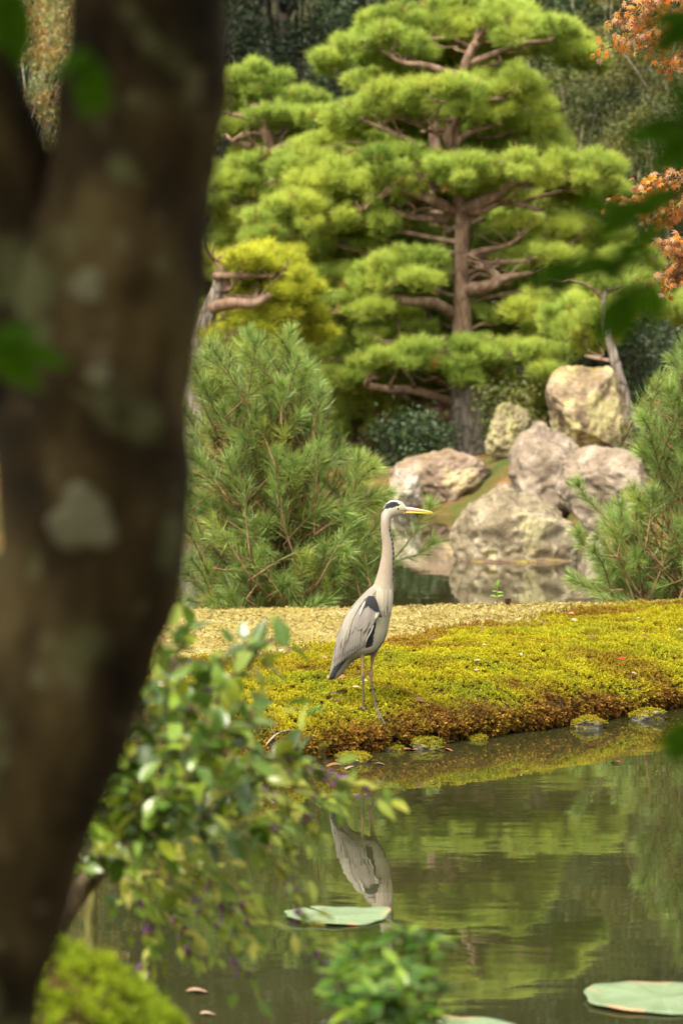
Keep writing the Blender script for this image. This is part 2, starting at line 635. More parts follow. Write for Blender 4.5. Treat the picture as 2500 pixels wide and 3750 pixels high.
def bank_surface(x, s):
    """point on the bank; s in 0..1 runs from under the front lip over the top to the back water"""
    x, s = np.broadcast_arrays(np.asarray(x, float), np.asarray(s, float))
    fy, by = bank_front(x), bank_back(x)
    pr = catmull(np.c_[PROF, 0 * PROF[:, 0]], 200)
    L = np.r_[0, np.cumsum(np.linalg.norm(np.diff(pr[:, :2], axis=0), axis=1))]
    wid = by - fy - 0.2
    # 0..0.8 : front profile ; 0.8..0.93 flat ; 0.93..1 back slope
    l = np.clip(s / 0.8, 0, 1) * L[-1]
    t = np.interp(l, L, pr[:, 0])
    z = np.interp(l, L, pr[:, 1])
    k = np.minimum(1.0, wid / 3.2)
    t = np.where(t > 0.3, 0.3 + (t - 0.3) * k, t)
    f2 = np.clip((s - 0.8) / 0.13, 0, 1)
    t = t + f2 * np.maximum(wid - t, 0)
    f3 = np.clip((s - 0.93) / 0.07, 0, 1)
    t = t + f3 * 0.7
    z = z - f3 ** 1.6 * 0.55
    y = fy + t
    p = np.stack([x.ravel(), y.ravel(), 0 * x.ravel()], 1)
    n1 = vnoise(p * np.array([1.1, 1.1, 1]), 5).reshape(x.shape)
    n2 = vnoise(p * 4.5, 6).reshape(x.shape)
    n3 = vnoise(np.stack([x.ravel() * 9, z.ravel() * 12, 0 * x.ravel()], 1), 7).reshape(x.shape)
    env = smooth(0.0, 0.12, z)
    z = z + env * (0.022 * n1 + 0.014 * n2) * (1 - 0.6 * smooth(2.2, 3.2, t))
    lowf = 1 - smooth(0.10, 0.2, z)
    y = y + lowf * (0.03 * n3 + 0.05 * vnoise(p * 3.1 * np.array([1, 0, 1]), 8).reshape(x.shape))
    return np.stack([x, y, z], -1), t


def bank_z(x, y):
    s = np.linspace(0.12, 0.93, 400)
    p, t = bank_surface(np.full(400, float(x)), s)
    return float(np.interp(y, p[:, 1], p[:, 2]))


def moss_boundary(x):
    """distance from the front waterline at which thick moss gives way to the trodden dry strip"""
    p = np.stack([np.ravel(x) * 1.3, np.ravel(x) * 0, np.ravel(x) * 0], 1)
    return np.interp(x, [-8, -1.0, -0.5, 0.0, 0.4, 0.7, 1.1, 2.0, 4], [2.6, 2.55, 2.2, 2.25, 2.35, 2.75, 2.75, 2.7, 2.6]) + 0.18 * vnoise(p, 21).reshape(np.shape(x))


def make_bank():
    xs = np.unique(np.r_[np.linspace(-38, -3, 40), np.linspace(-3, 4.5, 190), np.linspace(4.5, 38, 40)])
    ss = np.unique(np.r_[np.linspace(0, 0.3, 36), np.linspace(0.3, 0.8, 60), np.linspace(0.8, 1.0, 50)])
    X, S = np.meshgrid(xs, ss)
    P, T = bank_surface(X, S)
    nx, ny = len(xs), len(ss)
    F = [(j * nx + i, j * nx + i + 1, (j + 1) * nx + i + 1, (j + 1) * nx + i) for j in range(ny - 1) for i in range(nx - 1)]
    B = moss_boundary(X)
    fr = smooth(-0.15, 0.25, T - B)                      # 0 moss, 1 trodden strip
    col = np.stack([fr, smooth(0.05, 0.2, P[..., 2]), 0 * fr], -1).reshape(-1, 3)
    m, nt, b = mat('bank_soil', 0.95, 0.1)
    sx = nt.nodes.new('ShaderNodeSeparateColor')
    nt.links.new(attr(nt, 'col').outputs['Color'], sx.inputs[0])
    mp = nt.nodes.new('ShaderNodeMapping')
    mp.inputs['Scale'].default_value = (1, 0.45, 1)
    nt.links.new(pos(nt), mp.inputs['Vector'])
    n1 = noise(nt, 3.0, 5, 0.65, mp.outputs[0])
    n2 = noise(nt, 55, 4, 0.7, mp.outputs[0])
    n3 = noise(nt, 14, 4, 0.65, mp.outputs[0])
    dry = ramp(nt, n1, [(0.3, (0.19, 0.14, 0.03)), (0.5, (0.31, 0.245, 0.085)), (0.7, (0.39, 0.32, 0.15))])
    dry = mix(nt, ramp(nt, n3, [(0.52, (0, 0, 0)), (0.66, (0.7, 0.7, 0.7))]), dry, (0.30, 0.26, 0.04))
    dry = mix(nt, 0.75, dry, ramp(nt, n2, [(0.32, (0.28, 0.25, 0.2)), (0.5, (0.9, 0.9, 0.9)), (0.7, (1, 1, 1))]), 'MULTIPLY')
    soil = ramp(nt, n3, [(0.3, (0.035, 0.022, 0.010)), (0.7, (0.10, 0.06, 0.022))])
    nt.links.new(mix(nt, sx.outputs[0], soil, dry), b.inputs['Base Color'])
    bump(nt, b, math_n(nt, 'ADD', n2, n3), 0.9, 0.02)
    o = MB().add(P.reshape(-1, 3), F, col).build('moss_bank', m)
    tag(o, 'low earth bank of yellow moss with a dry trodden strip', 'bank', kind='structure')


make_bank()


def moss_proto(seed, nleaf=9, size=0.009):
    r = np.random.default_rng(seed)
    mb = MB()
    for k in range(nleaf):
        a = 2 * PI * k / nleaf * 1.0 + r.uniform(-.3, .3)
        e = R(75 if k % 3 == 0 else 22 + r.uniform(0, 25))
        L = size * r.uniform(0.8, 1.25)
        d = np.array([math.cos(a) * math.cos(e), math.sin(a) * math.cos(e), math.sin(e)])
        s = np.array([-math.sin(a), math.cos(a), 0]) * size * 0.24
        base = np.array([0, 0, size * (0.9 if k % 3 == 0 else 0.55)])
        mid = base + d * L * 0.5 + np.array([0, 0, 0.1 * L])
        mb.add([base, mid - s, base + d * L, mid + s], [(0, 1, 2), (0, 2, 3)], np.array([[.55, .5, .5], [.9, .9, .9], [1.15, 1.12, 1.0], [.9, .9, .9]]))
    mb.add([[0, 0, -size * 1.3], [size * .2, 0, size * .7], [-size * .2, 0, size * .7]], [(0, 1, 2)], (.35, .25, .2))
    return mb


def mossmat(name, dark, light, brown_d, brown_l):
    m, nt, b = mat(name, 0.75, 0.15)
    t = attr(nt, 'tint', True).outputs['Fac']
    br = attr(nt, 'brown', True).outputs['Fac']
    n1 = noise(nt, 2.0, 3)
    g = ramp(nt, t, [(0, dark), (1, light)])
    g = mix(nt, ramp(nt, n1, [(0.45, (0, 0, 0)), (0.65, (0.6, 0.6, 0.6))]), g, (0.22, 0.33, 0.03))
    bb = ramp(nt, t, [(0, brown_d), (1, brown_l)])
    c = mix(nt, br, g, bb)
    c = mix(nt, 1.0, c, attr(nt, 'col').outputs['Color'], 'MULTIPLY')
    nt.links.new(c, b.inputs['Base Color'])
    tr = nt.nodes.new('ShaderNodeBsdfTranslucent')
    nt.links.new(c, tr.inputs['Color'])
    ms = nt.nodes.new('ShaderNodeMixShader')
    ms.inputs[0].default_value = 0.3
    nt.links.new(b.outputs[0], ms.inputs[1])
    nt.links.new(tr.outputs[0], ms.inputs[2])
    nt.links.new(ms.outputs[0], nt.nodes['Material Output'].inputs['Surface'])
    return m


M['moss_lime'] = mossmat('moss_lime', (0.20, 0.28, 0.008), (0.42, 0.54, 0.02), (0.12, 0.09, 0.012), (0.30, 0.28, 0.03))
M['moss'] = mossmat('moss_green', (0.25, 0.225, 0.009), (0.60, 0.56, 0.025), (0.085, 0.038, 0.010), (0.36, 0.19, 0.035))


def make_moss():
    r = np.random.default_rng(11)
    n = 190000
    xa = r.uniform(-2.4, 4.2, n)
    # s weighted to arc length by rejection through a table
    sg = np.linspace(0.06, 0.86, 400)
    X, S = np.meshgrid(np.linspace(-2.4, 4.2, 90), sg)
    P, _ = bank_surface(X, S)
    dl = np.linalg.norm(np.diff(P, axis=0), axis=2).mean(1)
    cdf = np.r_[0, np.cumsum(dl)]
    cdf /= cdf[-1]
    sa = np.interp(r.uniform(0, 1, n), cdf, sg)
    p, t = bank_surface(xa, sa)
    px, _ = bank_surface(xa + 0.01, sa)
    ps, _ = bank_surface(xa, sa + 0.004)
    nr = norm(np.cross(px - p, ps - p))
    nr[nr[:, 2] < -0.3] *= 1
    B = moss_boundary(xa)
    keep = (t < B + 0.15 * r.normal(size=n)) & (p[:, 2] > 0.012)
    # thin patches near the trodden strip
    q = np.c_[p[:, :2] * 3.0, 0 * xa]
    patch = fbm(q, 3, 31)
    keep &= ~((t > B - 0.35) & (patch < -0.25) & (r.uniform(size=n) < 0.8))
    p, t, nr, B, patch, xa = p[keep], t[keep], nr[keep], B[keep], patch[keep], xa[keep]
    k = len(p)
    z = p[:, 2]
    brown = np.clip(0.9 * (1 - smooth(0.075, 0.15, z + 0.04 * patch)) + 0.75 * smooth(-0.55, -0.1, t - B + 0.35 * patch) * smooth(-0.4, 0.5, patch) + 0.6 * smooth(0.22, 0.8, fbm(np.c_[p[:, :2] * 2.1, 0 * t], 3, 77)) + 0.35 * smooth(0.35, 0.8, fbm(np.c_[p[:, :2] * 7, 0 * t], 3, 78)) + 0.12 * r.normal(size=k), 0, 1)
    d = norm(nr * 0.8 + np.array([0, 0, 0.75]) + r.normal(size=(k, 3)) * 0.22)
    low = z < 0.10
    d[low] = norm(nr[low] * 1.0 + np.array([0, 0, -0.35]) + r.normal(size=(low.sum(), 3)) * 0.35)
    clump = vnoise(np.c_[p[:, :2] * 22, 0 * t], 41)
    clump2 = vnoise(np.c_[p[:, :2] * 9, 0 * t], 42)
    p = p + d * (0.012 * clump + 0.012 * clump2)[:, None]
    tint = np.clip(0.55 + 0.20 * r.normal(size=k) + 0.22 * clump + 0.1 * patch, 0, 1)
    S = 1.25 * r.uniform(0.75, 1.35, k) * (1 + 0.5 * low)
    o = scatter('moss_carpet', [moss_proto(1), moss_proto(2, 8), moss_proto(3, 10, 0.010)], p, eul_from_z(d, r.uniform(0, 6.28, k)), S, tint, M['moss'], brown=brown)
    tag(o, 'bright yellow green star moss covering the bank, browning at its edge', 'moss')
    # litter on the trodden strip
    n = 15000
    xa = r.uniform(-2.6, 4.2, n)
    t0 = moss_boundary(xa)
    y = bank_front(xa) + t0 - 0.25 + r.uniform(0, 1, n) ** 0.9 * (bank_back(xa) - bank_front(xa) - t0 + 0.2)
    sg = np.linspace(0.3, 0.95, 160)
    grid_x = np.linspace(-2.6, 4.2, 80)
    GX, GS = np.meshgrid(grid_x, sg)
    GP, _ = bank_surface(GX, GS)
    zz = np.empty(n)
    gi = np.clip(np.searchsorted(grid_x, xa), 0, 79)
    for c in range(80):
        w = gi == c
        zz[w] = np.interp(y[w], GP[:, c, 1], GP[:, c, 2])
    bit = MB()
    bit.add([[-.012, -.0012, 0], [.012, -.0015, .001], [.011, .0015, .003], [-.011, .0014, .002]], [(0, 1, 2, 3)])
    bit2 = MB()
    for k in range(5):
        a = k * 1.3
        bit2.add([[0, 0, 0], [.008 * math.cos(a), .008 * math.sin(a), .006], [.009 * math.cos(a + .4), .009 * math.sin(a + .4), .004]], [(0, 1, 2)])
    m, nt, b = mat('dry_litter', 0.9, 0.1)
    nt.links.new(ramp(nt, attr(nt, 'tint', True).outputs['Fac'], [(0, (0.06, 0.04, 0.015)), (0.4, (0.23, 0.17, 0.05)), (0.7, (0.33, 0.28, 0.08)), (1, (0.43, 0.37, 0.2))]), b.inputs['Base Color'])
    E = np.c_[r.normal(size=n) * .35, r.normal(size=n) * .35, r.uniform(0, 6.28, n)]
    o = scatter('dry_litter', [bit, bit2, bit2], np.c_[xa, y, zz + 0.003], E, r.uniform(0.6, 1.7, n), r.uniform(0, 1, n), m)
    tag(o, 'pale dry moss bits and straw on the trodden strip', 'litter')


make_moss()

def moss_hit(u, v):
    """where the sight line through (u, v) meets the bank"""
    p = None
    for y in np.arange(11.8, 18.4, 0.04):
        q = at(u, v, y)
        if q[2] <= bank_z(q[0], y) + 0.012 and y > bank_front(q[0]):
            p = q
            break
    return p if p is not None else at(u, v, 14)


# ------------------------------------------------------------------ grey heron
HY = 13.15                                                   # distance of the bird's plane
HK = HY / FPX / 2.352                                        # metres per drawing unit (drawing scale of the bird's outline)


def hp(cx, cy, dy=0.0):
    """drawing point (side view) -> world; dy in drawing units, negative towards the camera"""
    p = at(1100 + cx / 2.352, 1800 + cy / 2.352, HY)
    p[1] += dy * HK
    return p


def in_poly(px, py, poly):
    poly = np.asarray(poly, float)
    ins = np.zeros(len(px), bool)
    j = len(poly) - 1
    for i in range(len(poly)):
        xi, yi, xj, yj = *poly[i], *poly[j]
        with np.errstate(divide='ignore', invalid='ignore'):
            c = ((yi > py) != (yj > py)) & (px < (xj - xi) * (py - yi) / (yj - yi + 1e-12) + xi)
        ins ^= c
        j = i
    return ins


def make_heron():
    foot = hp(540, 1880)
    root = thing('grey_heron', foot, 'tall grey heron with orange bill standing on the moss bank', 'heron')
    st = np.array([
        [914, 136, 908, 186, 15], [896, 112, 894, 190, 24], [870, 90, 872, 198, 33], [835, 75, 845, 206, 40], [795, 73, 815, 213, 44],
        [750, 90, 795, 224, 45], [714, 140, 783, 238, 43], [696, 190, 777, 256, 41], [691, 250, 775, 275, 40], [693, 350, 780, 345, 40],
        [704, 450, 801, 445, 42], [700, 530, 808, 535, 45], [686, 610, 806, 620, 50], [664, 700, 802, 710, 57], [628, 800, 800, 800, 72],
        [572, 850, 800, 880, 94], [504, 918, 794, 960, 112], [438, 995, 778, 1060, 122], [382, 1085, 764, 1130, 126], [338, 1175, 744, 1230, 124],
        [312, 1250, 708, 1310, 118], [296, 1320, 645, 1386, 104], [284, 1390, 545, 1422, 84], [272, 1450, 468, 1450, 62], [258, 1520, 398, 1525, 44],
        [248, 1580, 335, 1596, 28], [240, 1622, 272, 1622, 12]], float)
    L = catmull(np.c_[st[:, 0:2], st[:, 4]], 130)
    Rr = catmull(np.c_[st[:, 2:4], st[:, 4]], 130)
    na = 40
    ang = np.linspace(0, 2 * PI, na, endpoint=False)
    V = []
    for l, r_ in zip(L, Rr):
        c, a = (l[:2] + r_[:2]) / 2, (r_[:2] - l[:2]) / 2
        for th in ang:
            q = c + a * math.cos(th)
            V.append(hp(q[0], q[1], l[2] * math.sin(th)))
    F = []
    for i in range(129):
        for j in range(na):
            k = (j + 1) % na
            F.append((i * na + j, i * na + k, (i + 1) * na + k, (i + 1) * na + j))
    F.append(tuple(range(na - 1, -1, -1)))
    F.append(tuple(129 * na + j for j in range(na)))
    mb = MB().add(V, F)

    def tb(pts, rad, n=10, samples=30):
        mb.tube([hp(*p) for p in pts], np.array(rad) * HK, n, samples)
    # thighs and legs
    tb([(545, 1250, -55), (535, 1330, -62), (533, 1385, -60), (533, 1450, -58)], [60, 36, 20, 12])
    tb([(533, 1400, -60), (534, 1480, -58), (535, 1545, -58), (536, 1580, -58), (537, 1615, -58), (538, 1700, -58), (540, 1800, -58), (541, 1885, -58)],
       [16, 11.5, 11.5, 18, 14, 9, 9, 11], 10, 60)
    tb([(640, 1300, 45), (634, 1370, 42), (622, 1430, 40), (616, 1480, 40)], [60, 36, 20, 13])
    tb([(624, 1400, 40), (616, 1480, 40), (609, 1545, 40), (606, 1585, 38), (610, 1625, 36), (622, 1700, 20), (638, 1800, -5), (652, 1885, -30)],
       [17, 13, 14, 20, 14, 9.5, 9.5, 12], 10, 60)
    # toes of the right foot gripping the front slope; toes of the left foot in the moss
    def toe(start, pts):
        q = [hp(*start)]
        for cx_, cy_, lift_ in pts:
            h_ = moss_hit(1100 + cx_ / 2.352, 1800 + cy_ / 2.352)
            q.append(h_ + np.array([0, -0.012, 0.014]) * lift_)
        n_ = len(q)
        mb.tube(np.array(q), np.array([9] + [7.5] * (n_ - 2) + [3.5]) * HK, 8, 30)
    for pts in ([(668, 1925, 1.6), (694, 1980, 1.5), (724, 2035, 1.4), (746, 2090, 1.2)], [(658, 1930, 1.6), (674, 1985, 1.5), (688, 2020, 1.2)], [(682, 1915, 1.5), (715, 1938, 1.3), (742, 1960, 1.1)]):
        toe((652, 1880, -30), pts)
    for pts in ([(560, 1890, 1.2), (600, 1905, 1.0)], [(548, 1900, 1.2), (562, 1935, 1.0)], [(520, 1888, 1.0), (495, 1890, .8)]):
        toe((541, 1878, -58), pts)
    tmp = link('heron_body_tmp', mb.mesh('tmp', []))
    rm = tmp.modifiers.new('r', 'REMESH')
    rm.mode = 'VOXEL'
    rm.voxel_size = 0.0027
    sm = tmp.modifiers.new('s', 'SMOOTH')
    sm.factor = 0.5
    sm.iterations = 3
    dg = bpy.context.evaluated_depsgraph_get()
    me = bpy.data.meshes.new_from_object(tmp.evaluated_get(dg))
    bpy.data.objects.remove(tmp)
    me.name = 'body'
    nv = len(me.vertices)
    co = np.empty(nv * 3)
    me.vertices.foreach_get('co', co)
    co = co.reshape(-1, 3)
    O = hp(0, 0)
    ex = (hp(100, 0) - O)[0] / 100
    ez = (hp(0, 100) - O)[2] / 100
    cx = (co[:, 0] - O[0]) / ex
    cy = (co[:, 2] - O[2]) / ez
    dy = (co[:, 1] - HY) / HK
    jn = vnoise(np.c_[cx, cy, dy] / 9.0, 3) * 7
    jx, jy = cx + jn, cy + vnoise(np.c_[cx, cy, dy] / 8.0, 4) * 7
    C = np.tile(np.array([0.46, 0.375, 0.285]), (nv, 1))
    # head white to cream neck
    w = 1 - smooth(195, 300, cy)
    C = C * (1 - w[:, None]) + np.array([0.66, 0.60, 0.50]) * w[:, None]
    # lower neck plumes: pale streaks
    st_ = smooth(800, 900, cy) * (1 - smooth(1040, 1100, cy))
    stripe = np.sin(cx / 5.2 + 3 * vnoise(np.c_[cx / 40, cy / 160, dy / 40], 6)) * 0.5 + 0.5
    C = C + (st_ * (stripe - 0.45) * 0.34)[:, None] * np.array([1, 0.98, 0.9])
    # mantle grey
    back = smooth(0, 60, (-(cx - 640) * 0.62 + (cy - 830) * 0.4)) * smooth(815, 880, cy)
    grey = np.array([0.28, 0.25, 0.215])
    C = C * (1 - back[:, None]) + grey * back[:, None]
    # belly: pale yellowish white, greyer below
    bel = smooth(1040, 1090, cy) * smooth(520, 560, cx - (cy - 1080) * -0.25) * (cy < 1460)
    bw = np.array([0.50, 0.46, 0.33])
    C = C * (1 - bel[:, None]) + bw * bel[:, None]
    vent = smooth(1330, 1400, cy)
    C = C * (1 - vent[:, None]) + np.array([0.30, 0.28, 0.19]) * vent[:, None]
    black = np.array([0.022, 0.026, 0.034])

    def paint(poly, col):
        w = in_poly(jx, jy, poly)
        C[w] = col
    paint([(708, 160), (716, 140), (738, 108), (775, 86), (815, 84), (842, 98), (866, 108), (842, 122), (800, 136), (760, 142), (735, 150)], black)
    paint([(545, 960), (585, 895), (628, 885), (650, 930), (672, 985), (672, 1040), (655, 1090), (640, 1060), (625, 1000)], black)
    paint([(690, 1030), (702, 1085), (680, 1070)], black)
    paint([(648, 1075), (650, 1130), (632, 1240), (618, 1320), (560, 1345), (560, 1290), (600, 1200)], black)
    paint([(765, 1150), (775, 1150), (730, 1290), (650, 1390), (590, 1425), (500, 1450), (440, 1470), (400, 1480), (470, 1435), (560, 1405), (640, 1370), (715, 1275)], np.array([0.10, 0.095, 0.09]))
    # black dashes down the front of the neck
    xr = np.interp(cy, [320, 400, 470, 540, 640, 750, 820, 880], [779, 789, 804, 807, 803, 798, 799, 798])
    dash = (np.abs(dy + 17) < 15) & (cy > 300) & (cy < 790) & (cx > xr - 60) & (np.sin(cy / 7.0 + cx / 9) > -0.62)
    C[dash] = black * 1.3
    # tail
    tl = in_poly(cx, cy, [(225, 1640), (290, 1500), (300, 1500), (310, 1530), (300, 1620), (250, 1640)])
    C[tl] = np.array([0.10, 0.105, 0.12])
    # legs
    legs = (cy > 1410) & (((np.abs(cx - 536) < 24) & (dy < -30)) | (np.abs(cx - np.interp(cy, [1400, 1545, 1625, 1885], [622, 607, 610, 652])) < 27) & (cx > 580) | (cy > 1660))
    lf = smooth(1480, 1640, cy)
    lc = np.array([0.40, 0.27, 0.13])[None] * (1 - lf[:, None]) + np.array([0.13, 0.105, 0.065])[None] * lf[:, None]
    lc = lc * (1 + 0.3 * vnoise(np.c_[cx / 6, cy / 9, dy / 6], 15))[:, None]
    C[legs] = lc[legs]
    pink = legs & (cx > 580) & (cy < 1640)
    C[pink] = (np.array([0.38, 0.21, 0.14])[None] * (1 + 0.25 * vnoise(np.c_[cx / 6, cy / 6, dy / 6], 16))[:, None])[pink]
    C *= 0.60
    C *= (1 + 0.06 * vnoise(np.c_[cx / 14, cy / 40, dy / 14], 17))[:, None]
    ca = me.color_attributes.new('col', 'FLOAT_COLOR', 'POINT')
    ca.data.foreach_set('color', np.c_[np.clip(C, 0, 1), np.ones(nv)].astype(np.float32).ravel())
    me.polygons.foreach_set('use_smooth', [True] * len(me.polygons))
    fm, nt, b = mat('heron_plumage', 0.8, 0.15)
    b.inputs['Sheen Weight'].default_value = 0.15
    mp = nt.nodes.new('ShaderNodeMapping')
    mp.inputs['Scale'].default_value = (1, 1, 0.25)
    nt.links.new(pos(nt), mp.inputs['Vector'])
    nz = noise(nt, 260, 3, 0.6, mp.outputs[0])
    nt.links.new(mix(nt, 0.35, attr(nt, 'col').outputs['Color'], ramp(nt, nz, [(0.3, (0.68, 0.67, 0.66)), (0.65, (1, 1, 1))]), 'MULTIPLY'), b.inputs['Base Color'])
    bump(nt, b, nz, 0.35, 0.002)
    me.materials.clear()
    me.materials.append(fm)
    bo = link('body', me)
    place(bo, root)
    bvh = BVHTree.FromPolygons([tuple(v) for v in co], [tuple(p.vertices) for p in me.polygons])

    def skin(cx_, cy_, side=-1):
        o = hp(cx_, cy_)
        h = bvh.ray_cast(Vector((o[0], HY + side * 0.5, o[2])), Vector((0, -side, 0)))
        if h[0] is None: return None
        return (h[0].y - HY) / HK

    # feathers: blades following the wing
    def blade(mb, pts, w, col, side, lift, tipc=None, edge=None):
        """pts in drawing units along the feather; width w; follows the body surface, lifted"""
        P = catmull(np.c_[np.asarray(pts, float), np.zeros(len(pts))], 12)[:, :2]
        T = norm(np.gradient(P, axis=0))
        nrm_ = np.c_[-T[:, 1], T[:, 0]]
        prof = np.sin(np.clip(np.linspace(0.12, 1.0, 12), 0, 1) * PI) ** 0.5
        prof[-1] = 0.05
        V, Cc = [], []
        for i in range(12):
            for k in (-1, 0, 1):
                q = P[i] + nrm_[i] * k * w * prof[i]
                y = skin(q[0], q[1], side)
                if y is None:
                    for _ in range(14):
                        q = q + (np.array([520.0, 1180.0]) - q) * 0.04
                        y = skin(q[0], q[1], side)
                        if y is not None: break
                    if y is None: y = side * 6
                V.append((q[0], q[1], y + side * (lift + (2.2 if k == 0 else 0.0) + 2.2 * i / 11)))
                c = np.array(col)
                if k == 0: c = c * 1.08
                elif edge is not None: c = np.array(edge) if k == edge_side else c
                if tipc is not None: c = c * (1 - smooth(0.7, 1.0, i / 11)) + np.array(tipc) * smooth(0.7, 1.0, i / 11)
                Cc.append(c)
        F = []
        for i in range(11):
            for k in range(2):
                a = i * 3 + k
                F.append((a, a + 1, a + 4, a + 3))
        mb.add([hp(*v) for v in V], F, np.array(Cc) * 0.60)
    edge_side = 1
    rg = np.random.default_rng(5)
    for side in (-1, 1):
        wg = MB()
        g = np.array([0.285, 0.255, 0.225])
        # primaries: black tips below the wing
        for k in range(6):
            blade(wg, [(430 - k * 16, 1370 + k * 10), (340 - k * 8, 1490 + k * 8), (262 - k * 5 + (k > 3) * 4, 1600 + k * 5)], 17, (0.035, 0.04, 0.05), side, 3 + k)
        # secondaries and tertials: long grey blades hanging to the lower edge
        for k in range(13):
            f = k / 12
            a = (560 - 210 * f, 1120 + 60 * f)
            c = (552 - 252 * f, 1318 + 190 * f)
            m_ = ((a[0] + c[0]) / 2 - 4 + 14 * (1 - f), (a[1] + c[1]) / 2)
            blade(wg, [a, m_, c], 19, g * (0.94 + 0.12 * rg.uniform()), side, 9 + 3 * f, edge=g * 0.5)
        for k in range(11):
            f = k / 10
            a = (520 - 180 * f, 1080 + 40 * f)
            c = (500 - 218 * f, 1330 + 130 * f)
            blade(wg, [a, ((a[0] + c[0]) / 2 - 10, (a[1] + c[1]) / 2), c], 18, g * (0.95 + 0.14 * rg.uniform()), side, 15, edge=g * 0.55)
        # leading edge: pale coverts of the wrist
        for k in range(9):
            f = k / 8
            a = (655 - 30 * f, 985 + 40 * f)
            c = (632 - 95 * f, 1090 + 205 * f)
            blade(wg, [a, ((a[0] + c[0]) / 2 + 14, (a[1] + c[1]) / 2), c], 17, np.array([0.40, 0.36, 0.31]) * (0.8 + 0.25 * (1 - f)), side, 12 + 2 * f)
        for k in range(24):
            f = rg.uniform()
            a = (640 - 190 * f + rg.uniform(-12, 12), 960 + 85 * rg.uniform() + 20 * f)
            ln = rg.uniform(110, 190)
            blade(wg, [a, (a[0] - 12 - 6 * f, a[1] + ln * 0.5), (a[0] - 34 - 10 * f, a[1] + ln)], rg.uniform(15, 21), g * rg.uniform(0.98, 1.2), side, 19)
        # white patch on the bend of the wing, blackish notch behind it
        blade(wg, [(668, 1000), (660, 1040), (640, 1085)], 15, (0.72, 0.67, 0.56), side, 27)
        blade(wg, [(560, 935), (530, 985), (505, 1060)], 9, (0.62, 0.58, 0.5), side, 27)
        blade(wg, [(602, 1168), (588, 1200), (578, 1245)], 9, (0.06, 0.06, 0.065), side, 22)
        blade(wg, [(628, 1140), (600, 1205), (556, 1285)], 5, (0.66, 0.60, 0.50), side, 27)
        for k in range(9):
            f = k / 8
            a = (592 + 44 * f, 893 + 22 * f - 10 * math.sin(PI * f))
            c = (556 + 118 * f, 962 + 72 * f + rg.uniform(-8, 8))
            blade(wg, [a, ((a[0] + c[0]) / 2, (a[1] + c[1]) / 2), c], 13, (0.026, 0.03, 0.038), side, 31)
        part(wg, 'wing', fm, root)
        # scapular plumes: thin pale streamers with dark between
        sp = MB()
        for k in range(46):
            f = (k * 0.618) % 1.0
            a = (560 - 110 * f + rg.uniform(-6, 6), 905 + 95 * f + rg.uniform(-6, 6))
            ln = rg.uniform(260, 430)
            c = (a[0] - 95 - 40 * (1 - f) - rg.uniform(0, 40), a[1] + ln)
            m_ = (a[0] * 0.45 + c[0] * 0.55 - 22, (a[1] + c[1]) / 2 - 10)
            dark_ = k % 3 == 0
            col = (0.11, 0.10, 0.095) if dark_ else np.array([0.43, 0.385, 0.325]) * rg.uniform(0.85, 1.1)
            lf_ = 24 if dark_ else 28
            blade(sp, [a, m_, c], rg.uniform(4, 7) if dark_ else rg.uniform(3.0, 5.0), col, side, lf_ + rg.uniform(-1.5, 2))
        for k in range(14):                                    # smooth grey mantle over the shoulders
            f = k / 13
            a = (640 - 70 * f, 835 + 30 * f)
            c = (575 - 145 * f, 930 + 110 * f)
            blade(sp, [a, ((a[0] + c[0]) / 2 - 6, (a[1] + c[1]) / 2), c], 20, np.array([0.34, 0.30, 0.255]) * rg.uniform(0.9, 1.05), side, 8)
        part(sp, 'back_plumes', fm, root)
    # breast plumes
    bp = MB()
    for k in range(22):
        f = k / 21
        a = (655 + 130 * f + rg.uniform(-4, 4), 800 + 40 * rg.uniform())
        ln = rg.uniform(190, 270)
        c = (a[0] + 14 * (0.6 - f) + (f < 0.3) * 14, a[1] + ln)
        blade(bp, [a, ((a[0] + c[0]) / 2 - 3, (a[1] + c[1]) / 2), c], rg.uniform(4, 6.5), np.array([0.55, 0.48, 0.37]) * rg.uniform(0.8, 1.15), -1, 3)
    for k in range(7):
        a = (772 + rg.uniform(-6, 14), 830 + 30 * rg.uniform())
        blade(bp, [a, (a[0] + 3, a[1] + 90), (a[0] - 8, a[1] + 200)], 4, np.array([0.70, 0.64, 0.53]), -1, 4)
    part(bp, 'breast_plumes', fm, root)
    cr = MB()
    cr.tube([hp(712, 150, -30), hp(694, 185, -32), hp(688, 215, -28), hp(687, 252, -22)], np.array([5, 4, 3, 1]) * HK, 6, 12, (0.03, 0.033, 0.04))
    part(cr, 'crest_plume', fm, root)
    # bill: upper and lower mandible
    bm, nt, b = mat('heron_bill', 0.35, 0.4)
    nt.links.new(attr(nt, 'col').outputs['Color'], b.inputs['Base Color'])

    def mand(name, rows):
        mb2 = MB()
        rows = catmull(np.array([[r_[0], r_[1], r_[2]] for r_ in rows]), 24), catmull(np.array([[r_[3], 0, 0] for r_ in rows]), 24)[:, 0]
        V, Cc = [], []
        for (x, t_, bt), wd in zip(rows[0], rows[1]):
            for a in np.linspace(0, 2 * PI, 14, endpoint=False):
                V.append(hp(x, (t_ + bt) / 2 - (bt - t_) / 2 * math.sin(a), wd * math.cos(a)))
                f = np.clip((x - 905) / 235, 0, 1)
                if name == 'upper_mandible':
                    c = np.array([0.60, 0.42, 0.30]) * (1 - f) + np.array([0.74, 0.36, 0.09]) * f
                    if math.sin(a) > 0.3: c = c * 0.5 + np.array([0.50, 0.44, 0.40]) * 0.5 * (1 - 0.5 * f) + c * 0.25 * f
                else:
                    c = np.array([0.80, 0.42, 0.10]) * (1 - f) + np.array([0.82, 0.30, 0.02]) * f
                Cc.append(c)
        F = []
